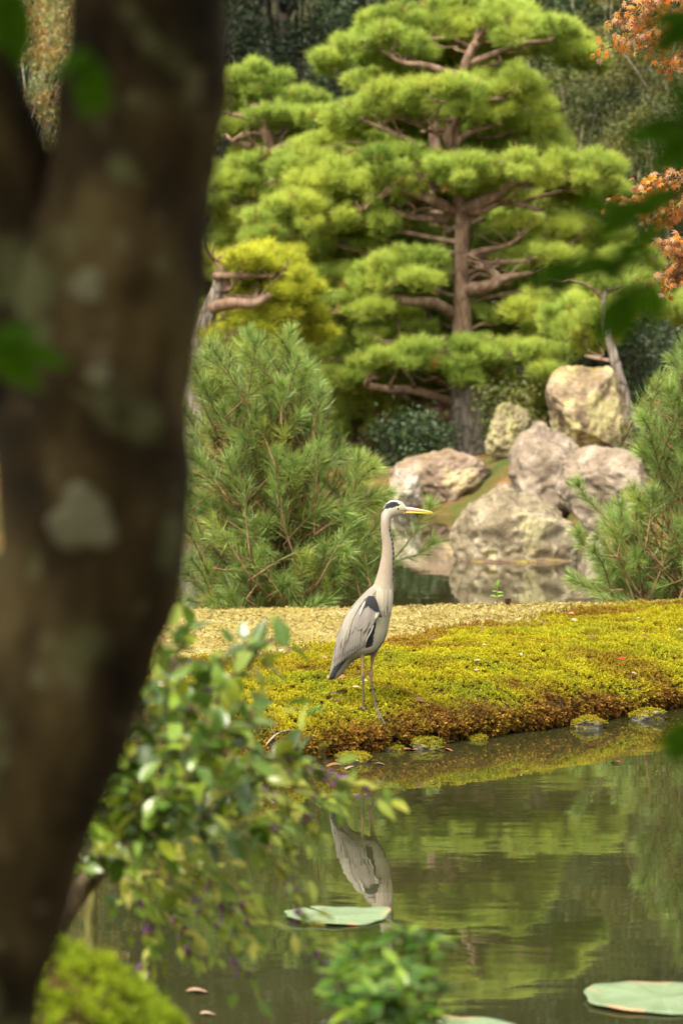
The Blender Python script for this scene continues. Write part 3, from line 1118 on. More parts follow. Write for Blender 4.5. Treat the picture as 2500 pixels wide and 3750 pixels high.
        for i in range(23):
            for j in range(14):
                k = (j + 1) % 14
                F.append((i * 14 + j, i * 14 + k, (i + 1) * 14 + k, (i + 1) * 14 + j))
        F += [tuple(range(13, -1, -1)), tuple(23 * 14 + j for j in range(14))]
        mb2.add(V, F, np.array(Cc))
        part(mb2, name, bm, root)
    mand('upper_mandible', [(890, 128, 172, 22), (915, 131, 170, 18), (960, 138, 171, 14), (1020, 148, 174, 10), (1090, 163, 180, 6), (1141, 178, 184, 1.5)])
    mand('lower_mandible', [(885, 171, 197, 20), (915, 170.5, 190, 17), (960, 171.5, 190, 13), (1020, 174.5, 192, 9.5), (1090, 180.5, 192, 5.5), (1136, 184.3, 189, 1.5)])
    # eyes
    em, nt, b = mat('heron_eye', 0.1, 0.6)
    nt.links.new(attr(nt, 'col').outputs['Color'], b.inputs['Base Color'])
    lm, nt, b = mat('heron_lores', 0.6, 0.2)
    nt.links.new(attr(nt, 'col').outputs['Color'], b.inputs['Base Color'])
    for side in (-1, 1):
        y0 = skin(837, 145, side) or side * 30
        e = MB()
        n, mring = 16, 9
        V, Cc = [], []
        for i in range(mring):
            th = i / (mring - 1) * PI / 2
            for j in range(n):
                a = 2 * PI * j / n
                rr = 13 * math.sin(th)
                V.append(hp(837 + rr * math.cos(a), 145 + rr * math.sin(a), y0 + side * (6 * math.cos(th) - 1.5)))
                Cc.append((0.008, 0.007, 0.006) if th < R(42) else ((0.62, 0.36, 0.04) if th < R(72) else (0.05, 0.04, 0.03)))
        F = [(i * n + j, i * n + (j + 1) % n, (i + 1) * n + (j + 1) % n, (i + 1) * n + j) for i in range(mring - 1) for j in range(n)]
        e.add(V, F, np.array(Cc))
        part(e, 'eye', em, root)
        lo = MB()
        blade(lo, [(848, 148), (878, 152), (915, 152)], 12, (0.50, 0.46, 0.26), side, 0.6)
        part(lo, 'lores', lm, root)
    return root


make_heron()

# ------------------------------------------------------------------ boulders
def ico(sub):
    import bmesh
    bm = bmesh.new()
    bmesh.ops.create_icosphere(bm, subdivisions=sub, radius=1)
    v = np.array([x.co[:] for x in bm.verts])
    f = [tuple(q.index for q in p.verts) for p in bm.faces]
    bm.free()
    return v, f


ICO5, ICO4, ICO3 = ico(6), ico(4), ico(3)


def boulder(name, u0, u1, v0, v1, y, depth, material, label, seed, group=None, peak=None, cuts=9, rough=0.10, tilt=0.0, ic=None, cat='rock', pw=2.6):
    """boulder whose outline spans the given picture box at distance y"""
    r = np.random.default_rng(seed)
    a, b_ = at(u0, v1, y), at(u1, v0, y)
    c = (a + b_) / 2
    hx, hz = (b_[0] - a[0]) / 2, (b_[2] - a[2]) / 2
    V, F = ic or ICO5
    d = norm(V)
    p = d / (np.sum(np.abs(d) ** pw, axis=1) ** (1 / pw))[:, None]
    for k in range(cuts):                                      # flat broken faces
        nn = norm(r.normal(size=3) * np.array([1, 1, 0.8]))
        off = r.uniform(0.62, 0.88)
        s = p @ nn - off
        p = p - np.where(s > 0, s * 0.95, 0)[:, None] * nn
    p = p + d * (rough * fbm(d * 1.6 + seed, 5, seed) + rough * 0.35 * fbm(d * 7 + seed, 3, seed + 5) - rough * 0.3 * np.clip(0.22 - np.abs(vnoise(d * 2.7 + seed * 3, seed + 9)), 0, 1) / 0.22)[:, None]
    if peak is not None:                                       # shift of the summit sideways
        p[:, 0] += peak * np.clip(p[:, 2], -0.5, 1)
    lo, hi = p.min(0), p.max(0)
    p = (p - (lo + hi) / 2) / ((hi - lo) / 2)
    p = p * np.array([hx, depth / 2, hz])
    me = MB().add(p, F).mesh(name, material)
    o = link(name, me)
    o.location = (c[0], y + depth * 0.25, c[2])
    tag(o, label, cat, group)
    return o


RK1 = rockmat('rock_grey_lichen', (0.23, 0.185, 0.12), (0.45, 0.39, 0.29), (0.10, 0.075, 0.045), (0.20, 0.19, 0.05), (0.48, 0.42, 0.22), 0.2, 0.1)
RK2 = rockmat('rock_brown', (0.23, 0.165, 0.115), (0.44, 0.36, 0.28), (0.09, 0.06, 0.04), (0.26, 0.20, 0.05), (0.46, 0.36, 0.2), 0.3, 0.25)
RK3 = rockmat('rock_yellow_lichen', (0.24, 0.175, 0.11), (0.42, 0.35, 0.25), (0.08, 0.055, 0.035), (0.22, 0.16, 0.035), (0.46, 0.41, 0.19), 0.55, 0.75)
RK4 = rockmat('rock_pale', (0.25, 0.195, 0.145), (0.45, 0.38, 0.31), (0.11, 0.08, 0.055), (0.24, 0.22, 0.07), None, 0, 0.0)
RK5 = rockmat('rock_white', (0.36, 0.30, 0.24), (0.50, 0.45, 0.39), (0.20, 0.15, 0.11), (0.3, 0.26, 0.1), None, 0, 0.0)
RK6 = rockmat('rock_mossy', (0.24, 0.20, 0.12), (0.45, 0.40, 0.28), (0.09, 0.075, 0.04), (0.22, 0.21, 0.04), (0.45, 0.4, 0.18), 0.3, 1.2)

boulder('boulder', 1648, 2124, 1785, 2190, 27.6, 1.0, RK1, 'grey lichen spotted dome shaped boulder rising from the pond water', 3, peak=-0.05, cuts=7, pw=2.2)
SOIL = rockmat('soil_ledge', (0.12, 0.075, 0.05), (0.26, 0.18, 0.12), (0.05, 0.032, 0.02), (0.2, 0.17, 0.03), None, 0, 0.3)
boulder('soil_ledge', 1632, 2146, 2034, 2120, 27.5, 1.16, SOIL, 'dark brown soil ledge under the dome shaped boulder', 4, cuts=0, rough=0.08, cat='soil', pw=2.3)
boulder('boulder', 1428, 1805, 1643, 1950, 38.6, 1.2, RK2, 'broad brown boulder at the water beside the white rock', 12, cuts=10)
boulder('boulder', 1424, 1548, 1712, 1930, 37.9, 0.6, RK5, 'small bright white rock leaning on the broad brown boulder', 21, cuts=7, rough=0.16, pw=3.6, peak=-0.25)
boulder('boulder', 2000, 2318, 1335, 1740, 36.2, 1.0, RK3, 'tallest upright boulder, yellow lichen on its face and moss on top', 9, cuts=9, rough=0.12, pw=3.2)
boulder('boulder', 1862, 2180, 1556, 1960, 33.0, 1.0, RK4, 'pinkish grey boulder standing behind the dome shaped boulder', 14, cuts=9, peak=0.12)
boulder('boulder', 2045, 2395, 1632, 1980, 31.3, 1.0, RK4, 'pale rounded boulder in front of the tallest upright boulder', 27, cuts=8, peak=-0.15)
boulder('boulder', 1772, 1948, 1472, 1700, 40.2, 0.7, RK6, 'small mossy rock with a hollow beside the pine trunk', 33, cuts=10, rough=0.16)
boulder('boulder', 1795, 1880, 1765, 1850, 34.5, 0.3, RK2, 'little brown stone wedged among the big boulders', 35, ic=ICO4)
boulder('boulder', 2130, 2215, 1950, 2120, 27.2, 0.3, RK4, 'narrow pale rock at the water behind the young pine', 36, ic=ICO4)
boulder('boulder', 1930, 2010, 1540, 1640, 40.5, 0.5, RK4, 'low flat pinkish stone behind the boulders', 37, ic=ICO4)

# mossy tufts at the water line of the dome boulder
# ------------------------------------------------------------------ stones at the edge of the moss bank
RKS = rockmat('stone_wet', (0.10, 0.085, 0.065), (0.24, 0.22, 0.18), (0.035, 0.028, 0.02), (0.20, 0.19, 0.025), None, 0, 1.5)
for (u0, u1, v0, v1, sd, lab) in ((1232, 1354, 2755, 2805, 51, 'flat stone with moss on top in the water below the heron'),
                                 (1510, 1620, 2700, 2755, 52, 'moss covered stone beside the floating brown leaves at the bank'),
                                 (1715, 1775, 2690, 2722, 53, 'tiny grey stone half sunk at the bank edge'),
                                 (2098, 2215, 2622, 2680, 54, 'squarish grey stone with yellow moss cap in the water'),
                                 (2305, 2435, 2590, 2650, 55, 'round mossy stone with a reddish side in the water'),
                                 (1385, 1475, 2725, 2760, 56, 'dark wet stone tucked under the overhanging moss')):
    y = on_z((u0 + u1) / 2, v1 - 12)[1]
    st_o = boulder('edge_stone', u0, u1, v0 + 8, v1 + 6, y, 0.13, RKS, lab, sd, 'stones along the bank edge', cuts=4, rough=0.16, ic=ICO4, cat='stone', pw=3.0)
    sv = np.array([v.co[:] for v in st_o.data.vertices])
    sn = np.array([v.normal[:] for v in st_o.data.vertices])
    rq = np.random.default_rng(sd)
    top_ = np.where((sn[:, 2] > 0.25) & (sv[:, 2] > -0.2 * sv[:, 2].max()))[0]
    if len(top_) > 10:
        pk = rq.choice(top_, 420)
        pp = sv[pk] + rq.normal(size=(420, 3)) * np.array([.006, .006, .001]) + np.array(st_o.location)
        cap = scatter('moss_cap', [moss_proto(5, 8, .006), moss_proto(6, 9, .007)], pp, eul_from_z(norm(sn[pk] + rq.normal(size=(420, 3)) * .3), rq.uniform(0, 6.28, 420)), rq.uniform(.7, 1.2, 420), rq.uniform(.1, .7, 420), M['moss'], brown=rq.uniform(0, .6, 420))
        place(cap, st_o)


# ------------------------------------------------------------------ pines
def tuft_proto(seed, n=34, L=0.10, w=0.006, lo=10, hi=72):
    r = np.random.default_rng(seed)
    mb = MB()
    for k in range(n):
        a = r.uniform(0, 2 * PI)
        e = R(90 - r.uniform(lo, hi))
        d = np.array([math.cos(a) * math.cos(e), math.sin(a) * math.cos(e), math.sin(e)])
        s = norm(np.cross(d, r.normal(size=3))) * w * 0.5
        b = np.array([0, 0, r.uniform(-0.05, 0.02)])
        l = L * r.uniform(0.75, 1.15)
        sh = 0.5 + 0.2 * r.uniform()
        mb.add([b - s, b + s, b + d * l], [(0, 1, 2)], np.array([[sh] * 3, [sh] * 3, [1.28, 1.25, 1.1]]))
    return mb


TUFTS = [tuft_proto(k) for k in (1, 2, 3)]


def pad_tufts(r, c, rx, ry, rz):
    """tufts over a flat cloud-shaped pad made of several little domes"""
    area = PI * rx * ry
    nsub = max(5, int(area * 8.5))
    P, D, Tn = [], [], []
    for k in range(nsub):
        rr = math.sqrt(r.uniform()) * 0.92
        a = r.uniform(0, 2 * PI)
        sc = np.array([rx * rr * math.cos(a), ry * rr * math.sin(a), rz * (1 - rr ** 2.2) * r.uniform(0.1, 0.9) - 0.25 * rz * rr - (r.uniform() < 0.4) * r.uniform(0.2, 0.9) * rz])
        sr = r.uniform(0.17, 0.30) * min(1, 0.6 + rz)
        m = int(40 * (sr / 0.22) ** 2)
        d = norm(r.normal(size=(m, 3)) * np.array([1, 1, 0.75]) + np.array([0, 0, 0.22]))
        q = c + sc + d * sr * np.array([1, 1, 0.62]) * r.uniform(0.55, 1.0, (m, 1))
        P.append(q)
        D.append(norm(d * np.array([0.6, 0.6, 0.5]) + np.array([0, 0, 0.7]) + r.normal(size=(m, 3)) * 0.15))
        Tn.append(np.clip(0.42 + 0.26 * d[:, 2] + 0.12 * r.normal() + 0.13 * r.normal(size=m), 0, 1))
    return np.vstack(P), np.vstack(D), np.concatenate(Tn)


def wander(r, a, b, n, amp):
    t = np.linspace(0, 1, n)[:, None]
    p = a * (1 - t) + b * t
    j = r.normal(size=(n, 3)) * amp
    j[0] = 0
    j[-1] *= 0.3
    return p + j


def make_pine(label, y, trunk, pads, limbs, seed, needle, dens=1.0, low_bark=True, group=None, sup=True, fill=True):
    """trunk: [(u, v, halfwidth px)] bottom to top; pads: (u, v, hw, hh, dy); limbs: ([(u,v,dy)..], r0 px, r1 px)"""
    r = np.random.default_rng(seed)
    pxm = y / FPX
    base = at(trunk[0][0], trunk[0][1], y)
    base[2] = min(base[2], float(ground_z(base[0], y))) - 0.1
    root = thing('pine_tree', base, label, 'tree', group)
    tp = [base] + [at(u, v, y) for u, v, w in trunk]
    tr = [trunk[0][2] * pxm * 1.12] + [w * pxm for u, v, w in trunk]
    mb = MB().tube(tp, tr, 14, 60, rough=0.07, seed=seed)
    part(mb, 'trunk', M['pine_bark_low'] if low_bark == 2 else M['pine_bark'], root)
    if low_bark == 1:
        k = 3
        mb = MB().tube(tp[:k + 1], np.array(tr[:k + 1]) * 1.04, 18, 30, rough=0.09, seed=seed + 1)
        part(mb, 'lower_bark', M['pine_bark_low'], root)
    TP = catmull(np.array(tp), 80)
    br = MB()
    for pts, r0, r1 in limbs:
        q = np.array([at(u, v, y + d) for u, v, d in pts])
        m = len(q)
        br.tube(q, np.linspace(r0, r1, m) * pxm, 8, m * 6, rough=0.10, seed=seed)
        for k in range(int(m * 1.6)):                         # crooked side twigs
            i = r.integers(max(1, m // 2), m)
            d = r.normal(size=3) * np.array([0.28, 0.28, 0.10]) + np.array([0, 0, 0.2])
            br.tube(wander(r, q[i], q[i] + d, 4, 0.03), [r1 * pxm * .8, r1 * pxm * .5, r1 * pxm * .3, 0.004], 5, 8)
    P, D, Tn = [], [], []
    allp = list(pads)
    if fill:
        for u, v, hw, hh, dy in pads:                          # the far side of the crown
            allp.append((u + r.uniform(-90, 90), v + r.uniform(-10, 70), hw * 0.9, hh, dy + r.uniform(0.7, 1.5)))
            allp.append((u + r.uniform(-140, 140), v + r.uniform(10, 110), hw * 0.8, hh * 0.9, dy + r.uniform(0.5, 1.1)))
            if hw > 90: allp.append((u + r.uniform(-170, 170), v + r.uniform(40, 90), hw * 0.55, hh * 0.7, dy + r.uniform(0.1, 0.7)))
    for pi_, (u, v, hw, hh, dy) in enumerate(allp):
        c = at(u, v, y + dy)
        rx, rz = hw * pxm, max(hh * pxm, 0.12)
        ry = max(rx * 0.75, 0.4)
        p, d, t = pad_tufts(r, c - np.array([0, 0, rz * 0.25]), rx, ry, rz)
        P.append(p)
        D.append(d)
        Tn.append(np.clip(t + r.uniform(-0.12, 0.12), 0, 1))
        if sup and pi_ < len(pads):
            i = np.argmin(np.abs(TP[:, 2] - (c[2] - 0.35 - 0.15 * abs(c[0] - base[0]))))
            a = TP[i]
            e = c - np.array([0, 0, rz * 0.55])
            ln = np.linalg.norm(e - a)
            rr = np.clip(0.012 + 0.012 * ln, 0.016, 0.042)
            mid = a * 0.5 + e * 0.5 + r.normal(size=3) * np.array([0.1, 0.1, 0.06]) + np.array([0, 0, -0.04])
            q = np.array([a, a * .75 + e * .25 + r.normal(size=3) * 0.07, mid, a * .25 + e * .75 + r.normal(size=3) * 0.06, e])
            br.tube(q, np.array([1.2, 1, .8, .6, .4]) * rr, 7, 20, rough=0.1, seed=seed)
            for k in range(max(3, int(rx * 5))):              # branchlets fanning into the pad
                aa = r.uniform(0, 2 * PI)
                f = c + np.array([rx * .75 * math.cos(aa), ry * .75 * math.sin(aa), -rz * 0.2])
                s = q[r.integers(2, 5)]
                br.tube(wander(r, s, f, 5, 0.06), [rr * .4, rr * .34, rr * .25, rr * .16, 0.004], 5, 10)
    part(br, 'branches', M['pine_bark'], root)
    P, D, Tn = np.vstack(P), np.vstack(D), np.concatenate(Tn)
    if dens < 1:
        w = r.uniform(size=len(P)) < dens
        P, D, Tn = P[w], D[w], Tn[w]
    n = len(P)
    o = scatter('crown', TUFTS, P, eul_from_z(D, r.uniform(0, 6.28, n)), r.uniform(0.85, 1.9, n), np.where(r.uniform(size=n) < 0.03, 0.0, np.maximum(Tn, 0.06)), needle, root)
    return root


# the large pine behind the boulders
main_pads = [
    (1560, 90, 200, 100, 0.2), (1850, 60, 230, 100, 0.0), (1330, 130, 130, 80, 0.3), (2040, 110, 100, 60, 0.4), (1640, 10, 160, 60, .5), (1430, 60, 110, 60, .4), (1500, 190, 140, 40, .4),
    (1560, 330, 260, 80, -0.4), (1820, 300, 200, 70, -0.1), (1330, 380, 130, 70, 0.2), (1900, 420, 130, 80, 0.4), (1960, 500, 90, 60, .3),
    (1800, 590, 260, 75, -0.6), (2080, 600, 180, 70, 0.0), (1500, 580, 210, 70, -0.6), (2200, 650, 90, 45, .2), (1250, 520, 150, 70, 0.5), (1280, 640, 200, 70, 0.1),
    (1130, 600, 110, 60, .6), (1420, 690, 160, 55, 0.6), (1150, 730, 190, 80, 0.2), (1330, 800, 190, 75, 0.3), (2000, 820, 200, 65, 0.2), (1850, 870, 130, 45, 0.9), (2180, 850, 150, 55, .6),
    (1480, 860, 160, 70, 1.0), (1150, 850, 150, 60, .8), (1500, 960, 190, 70, -0.5), (1960, 930, 170, 55, -0.2), (2130, 960, 170, 65, .5), (1770, 980, 130, 40, 1.2),
    (1250, 1000, 170, 65, 0.6), (1180, 1080, 160, 60, 0.1), (1340, 1120, 170, 60, -.2), (1900, 1100, 200, 70, -0.1), (2080, 1120, 160, 70, 0.4), (1500, 1090, 150, 55, 1.0), (2000, 1180, 160, 60, .8),
    (1720, 1200, 160, 50, 1.0), (1400, 1200, 200, 55, 0.1), (1650, 1275, 220, 55, -0.7), (1870, 1270, 120, 45, -0.6), (1480, 1310, 190, 45, -0.6), (1250, 1290, 150, 60, 0.5), (1330, 1380, 190, 50, .3), (1560, 1350, 140, 35, .2),
    (1900, 1400, 120, 45, 1.0), (1830, 1440, 90, 40, 1.4), (1450, 1470, 130, 45, 0.9), (1260, 1470, 110, 45, .9), (1620, 1120, 110, 40, 1.4)]
main_limbs = [
    ([(1660, 560, 0), (1640, 500, -.1), (1660, 440, -.1), (1700, 400, -.15), (1760, 370, -.2), (1850, 360, -.2)], 24, 8),
    ([(1645, 560, 0), (1600, 580, -.1), (1540, 540, -.2), (1470, 500, -.25), (1400, 470, -.2), (1330, 440, -.2)], 17, 6),
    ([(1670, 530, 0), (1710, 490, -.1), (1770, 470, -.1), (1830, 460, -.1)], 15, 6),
    ([(1640, 480, -.1), (1590, 470, -.2), (1560, 430, -.2)], 12, 5),
    ([(1690, 770, 0), (1750, 745, -.2), (1820, 710, -.25), (1880, 670, -.3), (1950, 635, -.3), (2100, 655, -.3)], 30, 7),
    ([(1690, 770, 0), (1760, 775, -.2), (1830, 745, -.2), (1920, 755, -.2), (1980, 770, -.2)], 17, 6),
    ([(1660, 775, 0), (1610, 745, -.2), (1540, 715, -.3), (1460, 695, -.3), (1390, 720, -.3), (1330, 770, -.2)], 24, 7),
    ([(1650, 690, 0), (1600, 690, -.25), (1560, 670, -.3)], 15, 6),
    ([(1640, 800, .1), (1560, 800, 0), (1480, 790, -.1), (1430, 760, -.1)], 18, 7),
    ([(1700, 1060, 0), (1760, 1055, -.2), (1820, 1030, -.3), (1790, 985, -.3), (1740, 980, -.3)], 30, 9),
    ([(1800, 1030, -.3), (1880, 1010, -.3), (1960, 1000, -.2)], 18, 6),
    ([(1690, 950, 0), (1760, 920, -.2), (1850, 900, -.2), (1900, 870, -.2)], 16, 6),
    ([(1720, 960, 0), (1850, 960, -.2), (1950, 950, -.2), (2060, 920, -.2)], 12, 5),
    ([(1660, 1150, 0), (1590, 1110, -.3), (1500, 1105, -.4), (1430, 1090, -.4), (1350, 1120, -.4), (1220, 1150, -.3)], 24, 7),
    ([(1670, 1480, 0), (1600, 1455, -.3), (1520, 1430, -.4), (1430, 1425, -.4), (1340, 1412, -.4)], 20, 13),
    ([(1690, 1300, 0), (1580, 1285, -.5), (1480, 1285, -.6), (1400, 1310, -.6)], 16, 6),
    ([(1690, 300, 0), (1720, 200, -.1), (1750, 150, -.1), (1760, 130, 0)], 22, 14),
    ([(1720, 230, -.1), (1800, 200, -.1), (1900, 160, -.1), (2020, 150, 0)], 14, 5),
    ([(1680, 280, 0), (1560, 240, -.1), (1480, 230, -.1), (1420, 200, 0)], 16, 6)]
make_pine('tall cloud pruned pine with straight reddish trunk behind the boulders', 43.0,
          [(1700, 1660, 72), (1705, 1480, 62), (1700, 1380, 52), (1690, 1150, 36), (1690, 950, 28), (1690, 760, 30), (1655, 560, 26), (1690, 330, 17), (1740, 160, 14), (1760, 40, 7)],
          main_pads, main_limbs, 101, M['needle_far'], low_bark=1)

make_pine('second pine with bare red stem growing close behind the tall pine', 48.0,
          [(1590, 1620, 40), (1590, 1400, 36), (1600, 1100, 34), (1600, 800, 30), (1590, 500, 20), (1560, 200, 12)],
          [(1400, 900, 200, 80, .5), (1550, 700, 200, 80, .5), (1750, 1000, 180, 80, 1), (1800, 800, 200, 70, 1), (1400, 560, 200, 80, 1), (1600, 420, 200, 80, 1), (1700, 200, 200, 70, 1), (1450, 250, 150, 70, 1),
           (1450, 1150, 220, 80, 1), (1900, 1000, 200, 80, 1.5), (2050, 720, 150, 70, 1.5)],
          [([(1600, 800, 0), (1500, 760, 0), (1400, 780, 0)], 18, 8)], 102, M['needle_far'], low_bark=0)

make_pine('spreading pine with crooked limbs left of the tall pine', 45.5,
          [(1275, 1610, 40), (1270, 1500, 36), (1220, 1300, 34), (1120, 1000, 30), (1060, 760, 26), (1000, 560, 20), (930, 380, 14)],
          [(960, 270, 150, 80, 0), (900, 340, 110, 60, .2), (1060, 420, 190, 80, 0), (900, 440, 120, 60, .3), (1200, 430, 130, 60, .6), (1120, 350, 120, 45, .6), (950, 590, 170, 70, .1), (850, 680, 110, 60, -.1),
           (1080, 540, 130, 50, .5), (1020, 700, 170, 80, 0.3), (860, 780, 110, 60, .2), (1000, 850, 180, 70, .5), (840, 860, 100, 60, .6), (1150, 920, 160, 70, .6), (1030, 1180, 180, 60, .3), (1120, 1270, 170, 60, 0), (950, 1300, 160, 60, .4), (1060, 1380, 170, 60, .5), (1180, 1420, 140, 50, .8),
           (880, 1400, 150, 60, .7), (760, 900, 120, 90, .5), (740, 1100, 120, 90, .6), (700, 600, 150, 120, .5), (640, 900, 150, 150, .5)],
          [([(960, 460, 0), (900, 430, -.2), (850, 420, -.2)], 14, 7), ([(1060, 560, -.1), (1000, 560, -.2), (930, 540, -.2), (850, 520, -.3)], 20, 10), ([(1100, 520, -.2), (1020, 540, -.2), (950, 590, -.2)], 16, 8),
           ([(1050, 640, -.1), (970, 680, -.2), (900, 700, -.2)], 18, 8), ([(1100, 880, 0), (1000, 900, -.2), (930, 880, -.2)], 18, 8)], 103, M['needle_far'], low_bark=0)

make_pine('low pine with yellowish needles and a bent brown limb', 41.0,
          [(700, 1560, 45), (720, 1300, 40), (760, 1150, 34), (800, 1050, 26), (820, 960, 16)],
          [(880, 950, 130, 60, -.2), (1040, 970, 130, 50, -.3), (960, 940, 140, 50, 0), (1000, 1060, 150, 45, -.1), (860, 1180, 130, 60, -.2), (1000, 1160, 160, 50, 0), (800, 1250, 120, 60, .2), (940, 1260, 150, 50, .2)],
          [([(830, 1060, 0), (820, 1000, -.1), (790, 960, -.1)], 24, 12), ([(760, 1130, 0), (850, 1110, -.3), (930, 1110, -.4), (990, 1080, -.4)], 26, 12), ([(780, 1010, -.1), (900, 1010, -.3), (1000, 1010, -.3)], 14, 6)], 104, M['needle_yellow'], low_bark=2)


# small leaning tree on the right with pine-like foliage
make_pine('slender leaning tree with pale trunk beside the tallest boulder', 37.5,
          [(2300, 1560, 30), (2290, 1480, 24), (2255, 1340, 18), (2225, 1220, 15), (2210, 1110, 13), (2230, 1040, 8)],
          [(2250, 1050, 150, 50, 0), (2380, 1000, 130, 55, .2), (2130, 1200, 120, 55, .5), (2300, 950, 110, 45, .5), (2200, 1130, 110, 45, .3), (2440, 1080, 110, 60, .6)],
          [([(2210, 1100, 0), (2160, 1050, -.1), (2080, 1020, -.1)], 9, 4), ([(2220, 1070, 0), (2300, 1040, -.1), (2400, 1050, -.1)], 9, 4)], 105, M['needle_far'], low_bark=2)


# ------------------------------------------------------------------ the wood behind
def leaf_cluster(seed, n=16, rad=0.32, size=0.10):
    r = np.random.default_rng(seed)
    mb = MB()
    for k in range(n):
        p = norm(r.normal(size=3)) * rad * r.uniform(0.3, 1) * np.array([1, 1, .75])
        d = norm(r.normal(size=3) + np.array([0, 0, -0.3]))
        s = norm(np.cross(d, r.normal(size=3))) * size * 0.26
        up = np.cross(d, s) * 0.3
        l = size * r.uniform(0.8, 1.3)
        mb.add([p, p + d * l * .5 - s + up, p + d * l, p + d * l * .5 + s + up], [(0, 1, 2), (0, 2, 3)], (r.uniform(0.75, 1.15),) * 3)
    return mb


CLUST = [leaf_cluster(k) for k in (1, 2)]
CLUST_S = [leaf_cluster(k, 14, 0.22, 0.065) for k in (4, 5)]


def make_tree(x, y, h, rx, label, seed, leaf, wood, name='evergreen_tree', group=None, z0=0.15, nclump=26, lean=0.0, thin=1.0, small=False, tr=None, cat='tree'):
    r = np.random.default_rng(seed)
    g = float(ground_z(x, y))
    root = thing(name, (x, y, g), label, cat, group)
    top = np.array([x + lean, y, g + h])
    t = MB()
    tr = tr or 0.016 * h
    tp = wander(r, np.array([x, y, g - 0.2]), top - np.array([0, 0, h * 0.12]), 6, 0.03 * h * 0.5)
    t.tube(tp, np.linspace(tr, tr * 0.3, 6), 9, 24, rough=0.08, seed=seed)
    limbs = MB()
    P, D, Tn = [], [], []
    for k in range(nclump):
        f = z0 + (1 - z0) * (k + r.uniform()) / nclump
        a = r.uniform(0, 2 * PI)
        env = rx * (math.sin(PI * np.clip(0.12 + 0.8 * (f - z0) / (1 - z0), 0, 1)) ** 0.7)
        rr = env * math.sqrt(r.uniform(0.1, 1))
        c = np.array([x + lean * f + rr * math.cos(a), y + rr * math.sin(a), g + h * f])
        cr = r.uniform(0.5, 0.95) * (0.3 + 0.22 * rx)
        m = int(64 * thin * (cr / 0.7) ** 2) + 4
        d = norm(r.normal(size=(m, 3)))
        P.append(c + d * cr * r.uniform(0.45, 1, (m, 1)) * np.array([1.15, 1.15, 0.75]))
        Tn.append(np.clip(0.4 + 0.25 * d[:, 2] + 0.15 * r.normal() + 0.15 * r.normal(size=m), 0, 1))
        i = min(5, max(1, int(f * 5)))
        limbs.tube(wander(r, tp[i - 1], c, 4, 0.12), [tr * .35, tr * .25, tr * .15, 0.01], 5, 8)
    part(t, 'trunk', wood, root)
    part(limbs, 'limbs', wood, root)
    P, Tn = np.vstack(P), np.concatenate(Tn)
    n = len(P)
    scatter('crown', CLUST_S if small else CLUST, P, r.uniform(0, 6.28, (n, 3)), r.uniform(0.8, 1.35, n), Tn, leaf, root)
    return root


EV = 'dark evergreen broadleaf tree in the shaded wood behind the pines'
rw = np.random.default_rng(7)
for k, (x, y, h, rx) in enumerate([(-9.5, 60, 13, 3.2), (-6.2, 63, 14, 3.2), (-3.6, 58, 13, 3.0), (-1.2, 64, 15, 3.2), (1.6, 60, 13.5, 3.0), (4.2, 65, 14.5, 3.2), (6.6, 60, 11.8, 2.8), (9.6, 63, 13.5, 3.0),
                                  (-12.5, 62, 14, 3.4), (13, 60, 12.5, 3.2), (-8, 72, 17, 3.8), (-2.5, 74, 18, 3.8), (3, 73, 17.5, 3.8), (8.5, 75, 16.5, 3.8), (14.5, 72, 17, 3.8), (-14.5, 74, 18, 4)]):
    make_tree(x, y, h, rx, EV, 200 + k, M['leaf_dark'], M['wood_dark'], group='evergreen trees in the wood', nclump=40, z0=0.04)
US = 'dark leafy bush filling the shade under the wood'
for k, (x, y, h, rx) in enumerate([(3.9, 45.5, 2.4, 1.3), (4.8, 44, 1.9, 1.1), (5.6, 47, 3.2, 1.5), (2.9, 48, 2.2, 1.3), (0.6, 50, 2.0, 1.4), (-1.6, 52, 2.2, 1.4), (-3.6, 50, 2.4, 1.5), (-5.6, 52, 3, 1.7), (7.2, 48, 3.4, 1.6), (1.9, 54, 2.6, 1.6), (4.3, 53, 3.6, 1.7)]):
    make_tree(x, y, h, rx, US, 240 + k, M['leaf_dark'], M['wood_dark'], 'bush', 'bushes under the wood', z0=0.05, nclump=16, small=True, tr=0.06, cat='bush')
SC = 'sparse yellow green scrub tree with pale bare stems'
for k, (x, y, h, rx) in enumerate([(4.1, 51, 5.6, 1.7), (5.4, 50, 6.4, 1.8), (6.7, 52, 7.0, 1.9), (4.9, 55, 8.0, 2.0), (7.8, 50, 5.0, 1.7)]):
    make_tree(x, y, h, rx, SC, 260 + k, M['leaf_mid'], M['wood_pale'], 'scrub_tree', 'scrub trees right of the pines', z0=0.12, nclump=40, thin=0.9, small=True, tr=0.035)
make_tree(-4.4, 41, 6.8, 1.5, 'autumn tinged pale green tree seen between the two near stems', 280, M['leaf_autumn'], M['wood_pale'], 'autumn_tree', z0=0.3, nclump=46, small=True, tr=0.06)
# round dark azalea by the trunk of the tall pine
p = at(1520, 1600, 42.2)
make_tree(p[0], 42.2, 0.55, 0.55, 'low rounded dark azalea at the foot of the tall pine', 290, M['leaf_dark'], M['wood_dark'], 'azalea_bush', z0=0.2, nclump=14, small=True, tr=0.03, cat='bush')
p = at(1860, 1560, 41.5)
make_tree(p[0], 41.5, 0.8, 0.4, 'light green shrub between the pine trunk and the mossy rock', 291, M['leaf_mid'], M['wood_dark'], 'shrub', z0=0.2, nclump=10, small=True, tr=0.03, cat='bush')
p = at(2380, 1640, 33)
make_tree(p[0], 33, 0.6, 0.35, 'light green shrub between the boulders and the young pine', 292, M['leaf_mid'], M['wood_dark'], 'shrub', z0=0.2, nclump=10, small=True, tr=0.03, cat='bush')


